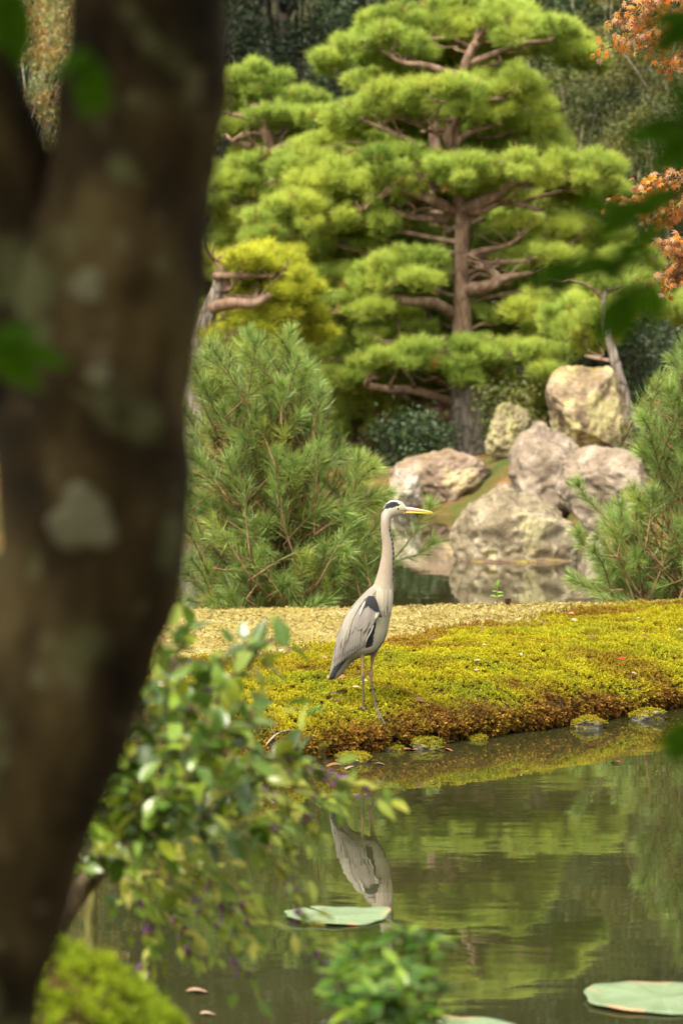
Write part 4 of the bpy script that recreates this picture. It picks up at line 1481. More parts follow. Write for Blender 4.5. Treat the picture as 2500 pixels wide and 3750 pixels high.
# ------------------------------------------------------------------ young pines behind the bank
def add_needles(mb, r, pts, n, L, w, lo, hi, c0, c1, start=0.25, tip=True, droop=0.0):
    """needles along a shoot given as a polyline, denser at its tip"""
    P = catmull(pts, 24)
    T = norm(np.gradient(P, axis=0))
    s = start + (1 - start) * r.uniform(0, 1, n) ** 0.75
    if tip: s[: n // 5] = r.uniform(0.93, 1.0, n // 5)
    i = np.clip((s * 23).astype(int), 0, 22)
    f = (s * 23 - i)[:, None]
    B = P[i] * (1 - f) + P[i + 1] * f
    t = T[i]
    rad = r.normal(size=(n, 3))
    rad = norm(rad - t * np.sum(rad * t, 1, keepdims=True))
    ang = np.radians(r.uniform(lo, hi, n))[:, None]
    if tip: ang[: n // 5] *= 0.75
    d = norm(t * np.cos(ang) + rad * np.sin(ang))
    l = (L * r.uniform(0.75, 1.15, n))[:, None]
    side = norm(np.cross(d, r.normal(size=(n, 3)))) * w * 0.5
    mid = B + d * l * 0.5
    d2 = norm(d + np.array([0, 0, -droop]) + t * 0.25)
    end = mid + d2 * l * 0.5
    V = np.stack([B - side, B + side, mid + side, mid - side, end], 1).reshape(-1, 3)
    k = np.arange(n) * 5
    base = mb.n
    F = []
    for q in k.tolist():
        F.append((q, q + 1, q + 2, q + 3))
        F.append((q + 3, q + 2, q + 4))
    v = r.uniform(0.8, 1.2, (n, 1))
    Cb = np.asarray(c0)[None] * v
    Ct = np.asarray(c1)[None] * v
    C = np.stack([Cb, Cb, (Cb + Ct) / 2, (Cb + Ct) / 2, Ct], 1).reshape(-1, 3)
    mb.add(V, F, C)


def needle_vc(name='young_pine_needles', rough=0.4, spec=0.45):
    m, nt, b = mat(name, rough, spec)
    c = attr(nt, 'col').outputs['Color']
    nt.links.new(c, b.inputs['Base Color'])
    tr = nt.nodes.new('ShaderNodeBsdfTranslucent')
    nt.links.new(c, tr.inputs['Color'])
    ms = nt.nodes.new('ShaderNodeMixShader')
    ms.inputs[0].default_value = 0.3
    nt.links.new(b.outputs[0], ms.inputs[1])
    nt.links.new(tr.outputs[0], ms.inputs[2])
    nt.links.new(ms.outputs[0], nt.nodes['Material Output'].inputs['Surface'])
    return m


M['needle_vc'] = needle_vc()


def young_pine(label, y, base_uv, outline, shoots, seed, nfill, hand):
    """outline: [(u, v)] silhouette polygon; shoots fill it, tips out- and upward; hand: explicit shoots [(u,v,dy)...]"""
    r = np.random.default_rng(seed)
    b = at(base_uv[0], base_uv[1], y)
    b[2] = -0.12
    root = thing('young_pine', b, label, 'tree')
    poly = np.array(outline, float)
    umin, vmin = poly.min(0)
    umax, vmax = poly.max(0)
    cu = base_uv[0]
    top = at(poly[np.argmin(poly[:, 1])][0], vmin + 60, y)
    tk = MB()
    TP = catmull(np.array([b, b * .6 + top * .4 + np.array([.05, 0, 0]), top]), 30)
    tk.tube(TP, np.linspace(0.035, 0.008, 30), 8, rough=0.08)
    part(tk, 'trunk', M['twig'], root)
    br, nd = MB(), MB()
    tips = []
    tries = 0
    while len(tips) < nfill and tries < nfill * 60:
        tries += 1
        u, v = r.uniform(umin, umax), r.uniform(vmin, vmax)
        if not in_poly(np.array([u]), np.array([v]), poly)[0]: continue
        tips.append((u, v, r.uniform(-0.55, 0.45)))
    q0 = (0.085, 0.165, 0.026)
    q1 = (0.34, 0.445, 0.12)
    for (u, v, dy) in tips:
        front = dy < 0.05
        p = at(u, v, y + dy)
        f = (vmax - v) / (vmax - vmin)
        out = np.array([np.clip((u - cu) / (umax - umin) * 1.9, -1, 1), dy * 0.8, 0])
        d = norm(out + np.array([0, 0, 0.35 + 0.75 * f]) + r.normal(size=3) * 0.34)
        ln = r.uniform(0.26, 0.48) if front else r.uniform(0.2, 0.32)
        bend = np.array([0, 0, -1.0]) * ln * r.uniform(0.10, 0.28) + r.normal(size=3) * 0.02
        s0 = p - d * ln + bend
        mid = p - d * ln * 0.45 + bend * 0.15 + r.normal(size=3) * 0.01
        pts = np.array([s0, mid, p])
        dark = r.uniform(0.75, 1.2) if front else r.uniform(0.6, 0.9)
        yel = r.uniform(0, 1) < 0.15
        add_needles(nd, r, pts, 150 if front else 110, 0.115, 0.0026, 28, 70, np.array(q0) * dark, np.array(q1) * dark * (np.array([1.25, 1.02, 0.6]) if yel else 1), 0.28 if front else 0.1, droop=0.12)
        br.tube(pts, [0.0058, 0.0048, 0.0032], 5, 8)
        j = np.argmin(np.abs(TP[:, 2] - (s0[2] - 0.10 - 0.25 * np.linalg.norm((s0 - TP[15])[:2]))))
        a = TP[j]
        br.tube(np.array([a, a * .5 + s0 * .5 + r.normal(size=3) * 0.04 + np.array([0, 0, -.04]), s0]), [0.009, 0.007, 0.005], 5, 8)
        if r.uniform() < 0.5:                                  # candle bud at the tip
            br.tube(np.array([p, p + d * 0.012, p + d * 0.025]), [0.003, 0.004, 0.001], 5, col=(1.4, 1.0, .8))
        if r.uniform() < 0.3:                                  # old orange needles hanging on the inner wood
            add_needles(nd, r, np.array([s0 - d * 0.12, s0]), 18, 0.09, 0.0024, 50, 120, (0.30, 0.16, 0.04), (0.45, 0.26, 0.07), 0.0, tip=False, droop=0.8)
    for pts in hand:
        P = np.array([at(u, v, y + dy) for u, v, dy in pts])
        add_needles(nd, r, P, 260, 0.105, 0.0026, 26, 62, np.array(q0) * 1.1, np.array(q1) * 1.15, 0.15, droop=0.1)
        br.tube(P, np.linspace(0.007, 0.003, len(P)), 6, 20)
    part(br, 'branches', M['twig'], root)
    part(nd, 'needles', M['needle_vc'], root, kind='stuff')


young_pine('young pine with long soft needles behind the heron', 18.6, (1020, 2240),
           [(690, 2230), (640, 1900), (660, 1500), (720, 1270), (800, 1250), (900, 1230), (1040, 1215), (1110, 1310), (1190, 1370), (1200, 1520), (1270, 1660), (1380, 1700), (1430, 1800), (1450, 1950), (1420, 2100), (1360, 2230)],
           0, 61, 430,
           [[(1330, 2150, -.2), (1430, 2060, -.2), (1510, 1960, -.2), (1575, 1850, -.2)], [(1340, 2110, -.1), (1450, 2055, -.1), (1530, 2030, -.1), (1585, 1985, -.1)],
            [(1150, 1960, -.4), (1240, 1890, -.4), (1290, 1800, -.4), (1310, 1670, -.4)], [(1150, 1960, -.4), (1155, 1850, -.4), (1175, 1690, -.4)],
            [(1020, 1860, -.5), (1010, 1760, -.5), (1010, 1660, -.5)], [(1020, 1800, -.5), (1090, 1740, -.5), (1130, 1660, -.5)],
            [(1030, 1560, -.5), (1030, 1470, -.5), (1030, 1410, -.5)], [(900, 1680, -.4), (850, 1580, -.4), (815, 1500, -.4)], [(960, 1380, -.3), (940, 1290, -.3), (915, 1225, -.3)],
            [(1050, 1340, -.3), (1055, 1280, -.3), (1060, 1220, -.3)], [(780, 2080, -.5), (850, 2090, -.5), (930, 2075, -.5), (955, 2030, -.5)], [(1010, 2230, -.3), (1040, 2120, -.3), (1100, 2050, -.3)]])
young_pine('young pine with long soft needles in front of the pale boulder', 18.5, (2560, 2220),
           [(2100, 2190), (2150, 2020), (2210, 1870), (2260, 1830), (2330, 1780), (2330, 1560), (2390, 1450), (2440, 1330), (2560, 1200), (2760, 1150), (2950, 1500), (3050, 1900), (3000, 2220), (2300, 2200)],
           0, 62, 430,
           [[(2300, 1990, -.3), (2200, 1880, -.3), (2150, 1830, -.3), (2115, 1775, -.3)], [(2280, 2040, -.4), (2190, 2030, -.4), (2140, 2000, -.4), (2115, 1960, -.4)], [(2280, 2160, -.4), (2180, 2160, -.4), (2100, 2120, -.4)],
            [(2260, 2040, -.4), (2275, 1940, -.4), (2270, 1850, -.4)], [(2440, 1750, -.4), (2390, 1690, -.4), (2350, 1660, -.4)], [(2460, 1650, -.4), (2400, 1560, -.4), (2360, 1535, -.4)], [(2500, 1560, -.4), (2460, 1480, -.4), (2450, 1430, -.4)]])


# ------------------------------------------------------------------ leaves as objects
def leaf_mesh(name, L, W, m, fold=0.25, curl=0.2, rows=7, pointed=1.3, col=(1, 1, 1)):
    mb = MB()
    V = []
    for i in range(rows):
        t = i / (rows - 1)
        w = W * 0.5 * (math.sin(PI * t ** 0.85) ** (1 / pointed) if 0 < t < 1 else 0.02)
        z = -curl * L * t * t
        V += [(-w, L * t, z + fold * w), (0, L * t, z), (w, L * t, z + fold * w)]
    F = []
    for i in range(rows - 1):
        for k in range(2):
            a = i * 3 + k
            F.append((a, a + 1, a + 4, a + 3))
    mb.add(V, F, col)
    return mb.mesh(name, m)


def leaf_obj(name, me, p, d, up, scale, root):
    """leaf whose +Y runs along d with its face towards up"""
    d = Vector(d).normalized()
    x = d.cross(Vector(up))
    if x.length < 1e-4: x = d.orthogonal()
    x.normalize()
    z = x.cross(d)
    o = bpy.data.objects.new(name, me)
    COL.objects.link(o)
    mw = Matrix((x, d, z)).transposed().to_4x4()
    mw.translation = Vector(p)
    mw = mw @ Matrix.Scale(scale, 4)
    if root is not None:
        o.parent = root
        mw = Matrix.Translation(-Vector(root.location)) @ mw
    o.matrix_local = mw
    return o


def objleaf(name, cols, rough, trans, spec=0.5, vein=None):
    m, nt, b = mat(name, rough, spec)
    oi = nt.nodes.new('ShaderNodeObjectInfo')
    c = ramp(nt, oi.outputs['Random'], [(i / (len(cols) - 1), q) for i, q in enumerate(cols)])
    nz = noise(nt, 60, 3)
    c = mix(nt, 0.4, c, ramp(nt, nz, [(0.3, (0.7, 0.7, 0.7)), (0.7, (1.0, 1.0, 1.0))]), 'MULTIPLY')
    nt.links.new(c, b.inputs['Base Color'])
    if trans:
        tr = nt.nodes.new('ShaderNodeBsdfTranslucent')
        nt.links.new(c, tr.inputs['Color'])
        ms = nt.nodes.new('ShaderNodeMixShader')
        ms.inputs[0].default_value = trans
        nt.links.new(b.outputs[0], ms.inputs[1])
        nt.links.new(tr.outputs[0], ms.inputs[2])
        nt.links.new(ms.outputs[0], nt.nodes['Material Output'].inputs['Surface'])
    return m


M['glossy'] = objleaf('camellia_leaf', [(0.05, 0.10, 0.015), (0.09, 0.17, 0.022), (0.18, 0.27, 0.03), (0.30, 0.34, 0.03)], 0.22, 0.2, 0.6)
M['berryleaf'] = objleaf('beautyberry_leaf', [(0.10, 0.17, 0.02), (0.20, 0.28, 0.03), (0.32, 0.37, 0.05), (0.40, 0.36, 0.06)], 0.4, 0.45, 0.4)
M['shadeleaf'] = objleaf('near_tree_leaf', [(0.022, 0.065, 0.001), (0.045, 0.11, 0.002)], 0.7, 0.45, 0.05)
M['daphne'] = objleaf('rosette_leaf', [(0.03, 0.085, 0.008), (0.08, 0.17, 0.015), (0.20, 0.30, 0.02)], 0.3, 0.3, 0.5)
M['mapleleaf'] = objleaf('maple_leaf', [(0.62, 0.22, 0.02), (0.50, 0.24, 0.10), (0.55, 0.31, 0.20), (0.64, 0.29, 0.02), (0.55, 0.13, 0.02), (0.42, 0.30, 0.03), (0.54, 0.30, 0.19)], 0.5, 0.35, 0.3)
bm_, nt_, b_ = mat('purple_berry', 0.25, 0.5)
b_.inputs['Base Color'].default_value = (0.17, 0.03, 0.20, 1)
M['berry'] = bm_
M['glossy_vc'] = needle_vc('glossy_foliage', 0.22, 0.6)
M['soft_vc'] = needle_vc('soft_foliage', 0.45, 0.35)
M['stem'] = bark('shrub_stem', (0.06, 0.04, 0.025), (0.13, 0.09, 0.055), (0.2, 0.15, 0.09), 50, 0.3, 0.003)
M['greenstem'] = bark('green_stem', (0.10, 0.10, 0.03), (0.18, 0.17, 0.05), (0.25, 0.2, 0.08), 50, 0.2, 0.002)


def polyline(pts, y, jit=0):
    return np.array([at(u, v, y + (d[0] if d else 0)) for u, v, *d in pts])


def regrow(objs, root, stem):
    """make leaves sub-parts of the stem they grow on"""
    T_ = Matrix.Translation(Vector(root.location))
    for o in objs:
        w = T_ @ o.matrix_basis.copy()
        o.parent = stem
        o.matrix_parent_inverse = Matrix()
        o.matrix_basis = w


class Leaves:
    """leaves of one plant: a share of them objects of their own (up to 300), the rest joined into one part"""

    def __init__(s, root, meshes, cols, total, vcmat, seed):
        s.root, s.me, s.cols, s.vc = root, meshes, [np.array(c) for c in cols], vcmat
        s.r = np.random.default_rng(seed)
        s.share = min(1.0, 290 / total)
        s.rest = MB()
        s.objs = []
        s.geo = []
        for m in meshes:
            v = np.array([x.co[:] for x in m.vertices])
            s.geo.append((v, [tuple(p.vertices) for p in m.polygons]))

    def add(s, p, d, up, sc):
        k = s.r.integers(len(s.me))
        if s.r.uniform() < s.share:
            s.objs.append(leaf_obj('leaf', s.me[k], p, d, up, sc, s.root))
            return
        d = norm(d)
        x = norm(np.cross(d, up))
        z = np.cross(x, d)
        v, f = s.geo[k]
        c = s.r.uniform(0, len(s.cols) - 1.001)
        i = int(c)
        col = s.cols[i] * (1 - c + i) + s.cols[i + 1] * (c - i)
        s.rest.add(np.asarray(p) + sc * (v[:, :1] * x + v[:, 1:2] * d + v[:, 2:] * z), f, col * s.r.uniform(.75, 1.0))

    def done(s, stem):
        regrow(s.objs, s.root, stem)
        if s.rest.n: part(s.rest, 'foliage', s.vc, s.root, kind='stuff')


# glossy shrub on the near bank
def make_camellia():
    y = 5.6
    r = np.random.default_rng(301)
    b = at(60, 3700, y)
    b[2] = float(ground_z(b[0], y)) - 0.02
    root = thing('glossy_shrub', b, 'glossy green leaved shrub rising beside the dark near trunk', 'shrub')
    lm = [leaf_mesh('leaf', 0.046, 0.025, M['glossy'], 0.3, 0.25), leaf_mesh('leaf', 0.054, 0.028, M['glossy'], 0.25, 0.1), leaf_mesh('leaf', 0.040, 0.024, M['glossy'], 0.35, 0.35)]
    LV = Leaves(root, lm, [(0.05, 0.10, 0.015), (0.09, 0.17, 0.022), (0.18, 0.27, 0.03), (0.30, 0.34, 0.03)], 12 * 64, M['glossy_vc'], 311)
    fork = at(480, 3050, y)
    st = MB()
    st.tube(np.array([b, at(150, 3560, y), at(230, 3350, y), at(350, 3200, y), fork]), [0.032, 0.028, 0.024, 0.018, 0.011], 9, 24, rough=0.1)
    stems = [[(480, 3050), (470, 2850), (560, 2620), (640, 2420), (700, 2280)], [(480, 3050), (650, 2800, .1), (800, 2560, .1), (900, 2410, .15), (1010, 2330, .2)],
             [(480, 3050), (700, 2880, -.1), (860, 2700, -.1), (960, 2540, -.1)], [(350, 3200), (420, 2850, -.15), (500, 2640, -.2), (540, 2480, -.2)], [(480, 3050), (700, 2920, .2), (930, 2820, .25), (1060, 2740, .3)],
             [(600, 2850, 0), (640, 2700, -.1), (720, 2560, -.1), (790, 2440, -.1)], [(350, 3200), (480, 2980, -.2), (600, 2900, -.25), (760, 2860, -.3)], [(480, 3050), (560, 2760, .2), (600, 2600, .25), (620, 2480, .3)],
             [(350, 3200), (380, 3000, -.1), (420, 2820, -.2), (430, 2700, -.2)], [(480, 3050), (640, 3000, .1), (800, 2990, .1), (900, 2930, .15)], [(480, 3050), (600, 2950, -.2), (720, 2780, -.3), (830, 2660, -.3)], [(300, 3280), (360, 3150, -.1), (440, 3080, -.2), (540, 3080, -.2)]]
    n = 0
    for si, s in enumerate(stems):
        P = catmull(polyline(s, y), 40)
        st.tube(P, np.linspace(0.007, 0.002, 40), 6)
        T = norm(np.gradient(P, axis=0))
        m = 64
        for k in range(m):
            i = int(6 + (39 - 6) * (k / (m - 1)) ** 0.9)
            a = k * 2.4 + si
            side = norm(np.cross(T[i], [math.cos(a), math.sin(a), 0.2]))
            d = norm(T[i] * 0.65 + side * 0.9 + r.normal(size=3) * 0.22 + np.array([0, 0, 0.1]))
            far_ = (r.uniform() < 0.6) * r.normal(size=3) * np.array([0.04, 0.06, 0.03])
            if np.any(far_): st.tube(np.array([P[i], P[i] + far_]), [.0015, .001], 4)
            LV.add(P[i] + far_, d, np.array([0, -0.25, 1]) + r.normal(size=3) * 0.45, r.uniform(0.75, 1.25))
            n += 1
    LV.done(part(st, 'stem', M['stem'], root))


make_camellia()


def make_beautyberry():
    y = 5.9
    r = np.random.default_rng(302)
    b = at(330, 3300, y)
    b[2] = float(ground_z(b[0], y)) - 0.02
    root = thing('beautyberry_bush', b, 'arching bush with yellow green leaves and purple berries over the water', 'shrub')
    lm = [leaf_mesh('leaf', 0.044, 0.019, M['berryleaf'], 0.15, 0.3, pointed=0.9), leaf_mesh('leaf', 0.034, 0.016, M['berryleaf'], 0.1, 0.15, pointed=0.9)]
    LV = Leaves(root, lm, [(0.10, 0.17, 0.02), (0.20, 0.28, 0.03), (0.32, 0.37, 0.05), (0.40, 0.36, 0.06)], 11 * 26 * 2.4, M['soft_vc'], 312)
    v1, f1 = ico(2)
    stems = [[(420, 3150), (640, 2880), (900, 2790), (1120, 2810), (1280, 2870), (1430, 2930)], [(420, 3150), (700, 2950, .1), (930, 2900, .1), (1080, 2960, .1), (1170, 3050, .1)], [(420, 3150), (700, 3040, -.1), (900, 3090, -.1), (1060, 3230, -.1), (1120, 3440, -.1), (1200, 3540, -.1)],
             [(400, 3180), (560, 3150, -.2), (720, 3300, -.2), (850, 3480, -.2), (930, 3620, -.2)], [(400, 3180), (500, 3250, -.1), (560, 3420, -.1), (520, 3560, -.1)], [(420, 3150), (600, 3090, .2), (760, 3160, .2), (880, 3320, .2), (960, 3440, .2)],
             [(420, 3150), (640, 3000, .3), (820, 2960, .3), (1000, 3040, .3), (1060, 3120, .3)], [(400, 3180), (560, 3230, .1), (640, 3350, .1), (700, 3500, .1)], [(420, 3150), (680, 2900, .2), (880, 2840, .2), (1080, 2860, .2), (1250, 2960, .2)],
             [(420, 3150), (620, 3170, .3), (800, 3270, .3), (860, 3400, .3)], [(420, 3150), (560, 3120, 0), (700, 3180, 0), (780, 3250, 0), (820, 3330, 0)]]
    st, bb = MB(), MB()
    st.tube(np.array([b, at(340, 3250, y), at(400, 3180, y), at(420, 3150, y)]), [0.012, 0.011, 0.009, 0.007], 7, 12)
    for si, s in enumerate(stems):
        P = catmull(polyline(s, y), 48)
        st.tube(P, np.linspace(0.004, 0.0012, 48), 6)
        T = norm(np.gradient(P, axis=0))
        for k in range(30):
            i = 8 + int(39 * k / 29)
            for sg in (-1, 1):
                side = norm(np.cross(T[i], [0, 0, 1])) * sg
                d = norm(T[i] * 0.6 + side * 0.6 + np.array([0.25, 0, -0.02]) + r.normal(size=3) * 0.38)
                off = np.zeros(3) if k % 2 else r.normal(size=3) * np.array([.03, .05, .022])
                if k % 2 == 0: st.tube(np.array([P[i], P[i] + off]), [.0012, .0008], 4)
                LV.add(P[i] + off, d, np.array([0, -0.2, 1]) + r.normal(size=3) * 0.35, r.uniform(0.7, 1.3))
            if k > 8 and r.uniform() < 0.17:
                for q in range(7):
                    bb.add(v1 * 0.0046 + P[i] + r.normal(size=3) * 0.006 + np.array([0, 0, -0.004]), f1)
    LV.done(part(st, 'stems', M['greenstem'], root))
    part(bb, 'berries', M['berry'], root, kind='stuff')


make_beautyberry()


# rosette-leaved bush at the foot of the picture
def make_rosette():
    y = 5.0
    r = np.random.default_rng(303)
    b = at(1410, 3760, y)
    b[2] = float(ground_z(b[0], y)) - 0.01
    root = thing('rosette_bush', b, 'small bush of bright green leaf rosettes below the floating lily pad', 'shrub')
    lm = [leaf_mesh('leaf', 0.062, 0.021, M['daphne'], 0.25, 0.3, pointed=1.0), leaf_mesh('leaf', 0.052, 0.018, M['daphne'], 0.25, 0.1, pointed=1.0)]
    st = MB()
    lvs = []
    for (u, v, dy) in [(1310, 3480, 0), (1400, 3440, .1), (1480, 3420, .05), (1560, 3440, 0), (1250, 3560, -.05), (1350, 3580, -.1), (1450, 3540, -.1), (1550, 3580, -.05), (1610, 3620, .05), (1300, 3680, -.1), (1420, 3660, -.15), (1530, 3700, -.1), (1230, 3660, 0), (1600, 3720, 0), (1400, 3520, .2), (1500, 3480, .2), (1280, 3520, .1), (1370, 3640, -.2), (1490, 3610, -.2), (1570, 3510, .1), (1340, 3730, -.2), (1480, 3740, -.2)]:
        p = at(u, v, y + dy)
        st.tube(np.array([b, b * .4 + p * .6 + np.array([0, 0, -.02]), p]), [0.006, 0.004, 0.003], 6, 10)
        ax = norm(p - b + np.array([0, 0, 0.3]))
        for k in range(13):
            a = k * 2.4
            e = norm(np.cross(ax, [math.cos(a), math.sin(a), .3]))
            d = norm(e + ax * (0.15 + 0.06 * k))
            lvs.append(leaf_obj('leaf', lm[r.integers(2)], p - ax * 0.012 * (1 - k / 13), d, ax + r.normal(size=3) * 0.15, r.uniform(0.8, 1.15) * (1.1 - 0.03 * k), root))
    regrow(lvs, root, part(st, 'stems', M['greenstem'], root))


make_rosette()


# ------------------------------------------------------------------ near tree: forked trunk, drooping leafy limb
def make_near_tree():
    y = 2.8
    r = np.random.default_rng(304)
    m, nt, b = mat('near_trunk_bark', 0.9, 0.15)
    mp = nt.nodes.new('ShaderNodeMapping')
    mp.inputs['Scale'].default_value = (1, 1, 0.6)
    nt.links.new(pos(nt), mp.inputs['Vector'])
    n1 = noise(nt, 9, 4, 0.55, mp.outputs[0])
    n2 = noise(nt, 26, 4, 0.6)
    n3 = noise(nt, 13, 3, 0.5)
    c = ramp(nt, n1, [(0.36, (0.004, 0.0026, 0.0005)), (0.5, (0.022, 0.0145, 0.0045)), (0.66, (0.066, 0.050, 0.018))])
    c = mix(nt, ramp(nt, n3, [(0.56, (0, 0, 0)), (0.66, (0.75, 0.75, 0.75))]), c, (0.065, 0.075, 0.03))
    c = mix(nt, ramp(nt, n2, [(0.6, (0, 0, 0)), (0.7, (0.5, 0.5, 0.5))]), c, (0.10, 0.085, 0.05))
    nt.links.new(c, b.inputs['Base Color'])
    bump(nt, b, n1, 0.6, 0.02)
    g = at(-380, 3750, y)
    g[2] = float(ground_z(g[0], y)) - 0.05
    root = thing('near_tree', g, 'dark blurred forked tree trunk with pale lichen spots close to the camera', 'tree')
    k = y / FPX
    tr = MB()
    prof = [(-160, 3750, 300), (-60, 3400, 290), (40, 3000, 310), (170, 2600, 335), (300, 2200, 330), (345, 1900, 345), (340, 1500, 365), (370, 1200, 360), (420, 900, 335), (490, 600, 305), (530, 300, 300), (545, 0, 290), (560, -500, 270), (600, -1300, 220), (580, -2600, 130)]
    P = [g] + [at(u, v, y) for u, v, w in prof]
    tr.tube(np.array(P), np.array([330] + [w for u, v, w in prof]) * k, 40, 160, rough=0.075, seed=3)
    tko = part(tr, 'trunk', m, root)
    t2 = MB()
    prof2 = [(240, 1700, 240), (130, 1300, 250), (30, 900, 245), (-60, 500, 215), (-150, 200, 200), (-220, -100, 185), (-380, -800, 150), (-600, -2000, 90)]
    t2.tube(np.array([at(u, v, y + 0.01) for u, v, w in prof2]), np.array([w for u, v, w in prof2]) * k, 22, 70, rough=0.06, seed=5)
    part(t2, 'second_stem', m, root)
    # pale lichen discs lying on the bark
    lm_, nt2, b2 = mat('pale_lichen', 0.9, 0.1)
    nt2.links.new(ramp(nt2, noise(nt2, 90, 4), [(0.3, (0.07, 0.07, 0.04)), (0.7, (0.125, 0.125, 0.08))]), b2.inputs['Base Color'])
    bv = BVHTree.FromPolygons([tuple(v) for v in np.vstack(tr.v)], tr.f)
    for (u, v, rad) in ((330, 1890, 120), (350, 1060, 65), (395, 1380, 45)):
        li = MB()
        c0 = at(u, v, y)
        V, F = [], []
        nr_, na_ = 6, 26
        ok = True
        for i in range(nr_):
            for j in range(na_):
                a = 2 * PI * j / na_
                rr = rad * k * i / (nr_ - 1) * (1 + 0.16 * math.sin(3 * a + u) + 0.1 * math.sin(5 * a + v))
                o = Vector((c0[0] + rr * math.cos(a), 1.5, c0[2] + rr * math.sin(a)))
                h = bv.ray_cast(o, Vector((0, 1, 0)))
                if h[0] is None: ok = False; break
                V.append((h[0].x, h[0].y - (0.0035 if i < nr_ - 1 else -0.001), h[0].z))
            if not ok: break
        if not ok: continue
        F = [(i * na_ + j, i * na_ + (j + 1) % na_, (i + 1) * na_ + (j + 1) % na_, (i + 1) * na_ + j) for i in range(nr_ - 1) for j in range(na_)]
        li.add(V, F)
        lo_ = part(li, 'lichen_patch', lm_, root)
        lo_.parent = tko
        lo_.matrix_parent_inverse = Matrix()
    # limb arching over the view and drooping on the right
    lb = MB()
    lim = np.array([at(560, -500, y), (0.05, 2.75, 2.28), (0.25, 2.65, 2.36), (0.42, 2.6, 2.25), (0.46, 2.6, 2.0), (0.43, 2.6, 1.8), (0.40, 2.6, 1.62)])
    lb.tube(lim, [0.03, 0.024, 0.018, 0.013, 0.009, 0.006, 0.003], 8, 40, rough=0.08)
    lm2 = [leaf_mesh('leaf', 0.062, 0.028, M['shadeleaf'], 0.15, 0.2), leaf_mesh('leaf', 0.054, 0.024, M['shadeleaf'], 0.15, 0.12)]

    def spray(pts, yy, leaves):
        Q = catmull(np.array([at(u, v, yy) for u, v in pts]), 20)
        lb.tube(Q, np.linspace(0.004, 0.0015, 20), 6)
        for (u, v, du, dv, s) in leaves:
            a_, e_ = at(u, v, yy), at(u + du, v + dv, yy)
            lvs.append(leaf_obj('leaf', lm2[r.integers(2)], a_, (e_ - a_) + np.array([0, r.uniform(-.006, .006), 0]), np.array([0, -0.95, 0.45]) + r.normal(size=3) * 0.15, s, root))
    lvs = []
    spray([(2900, 300), (2700, 500), (2560, 640), (2420, 760), (2350, 800)], 2.6, [(2420, 790, -200, -50, 1.0), (2300, 770, -200, -30, .9), (2440, 820, -150, 100, .8), (2520, 700, -210, 60, 1.0), (2600, 640, -200, -80, 1.0), (2360, 760, -120, 60, .9)])
    spray([(2900, 300), (2700, 380), (2560, 450), (2480, 480)], 2.55, [(2560, 470, -230, 10, 1.1), (2600, 520, -180, -60, 1.0), (2540, 440, -60, -110, .8), (2560, 500, -100, 60, 1.0)])
    spray([(2900, 600), (2650, 820), (2420, 940), (2250, 980), (2100, 990)], 2.62, [(2260, 950, -200, 50, .9), (2130, 980, -170, 30, .8), (2200, 940, 60, 110, .6), (2330, 930, -140, 80, .7), (2400, 930, -160, -40, .8)])
    spray([(2900, 700), (2600, 950), (2400, 1020), (2320, 1050)], 2.6, [(2330, 1030, -60, 210, 1.05), (2300, 1060, -80, 130, .9), (2380, 1020, 20, 160, .7)])
    spray([(2900, 100), (2700, 80), (2560, 60)], 2.6, [(2560, 60, -120, 0, .8), (2580, 80, -130, 60, .9)])
    spray([(2800, 2500), (2650, 2600), (2560, 2640)], 2.7, [(2570, 2640, -110, 60, .8), (2570, 2700, -100, 60, .7)])
    lb.tube(np.array([lim[-1], (0.41, 2.63, 1.5), at(2800, 2500, 2.7)]), [0.003, 0.003, 0.003], 6, 12)
    for q in ((2900, 300), (2900, 600), (2900, 700), (2900, 100)):
        e = at(*q, 2.6)
        j = np.argmin(np.abs(catmull(lim, 40)[20:, 2] - e[2] - .03)) + 20
        lb.tube(np.array([catmull(lim, 40)[j], e]), [0.004, 0.003], 6)
    # leaves close to the trunk on its left
    spray([(250, -200), (290, 50), (330, 180)], 2.35, [(330, 190, -10, 230, 1.0), (310, 200, 60, 150, .8), (330, 180, -90, 60, .7)])
    spray([(-100, -200), (0, -100), (40, -40)], 2.4, [(40, -60, 30, 230, 1.1), (10, -60, -40, 200, .9)])
    spray([(-200, 1100), (-80, 1220), (-20, 1270)], 2.4, [(-40, 1270, 190, 20, 1.1), (-60, 1290, 120, 60, .9), (-60, 1250, 100, -30, .9)])
    lb.tube(np.array([at(-300, 950, y), at(-260, 1000, 2.6), at(-200, 1100, 2.4)]), [0.006, 0.005, 0.004], 6, 10)
    lb.tube(np.array([at(500, -350, y), at(350, -350, 2.5), at(250, -200, 2.35)]), [0.006, 0.005, 0.004], 6, 10)
    lb.tube(np.array([at(-280, -300, y), at(-200, -300, 2.55), at(-100, -200, 2.4)]), [0.006, 0.005, 0.004], 6, 10)
    regrow(lvs, root, part(lb, 'limb', m, root))
    # crown overhead, outside the view: shades the trunk and the near bank
    P = []
    for q in range(60):
        c0 = np.array([r.uniform(-2.4, 1.6), r.uniform(-1.2, 2.3), r.uniform(2.9, 5.2)])
        if c0[2] < 2.3 + 0.22 * max(c0[1], 0) + 0.4: continue
        P.append(c0 + r.normal(size=(30, 3)) * np.array([0.35, 0.35, 0.2]))
    P = np.vstack(P)
    n = len(P)
    P[:, 2] = np.maximum(P[:, 2], 2.25 + 0.16 * np.maximum(P[:, 1], 0))
    scatter('crown', CLUST, P, r.uniform(0, 6.28, (n, 3)), r.uniform(0.6, 0.9, n), r.uniform(0, 1, n), M['leaf_dark'], root)
    cl = MB()
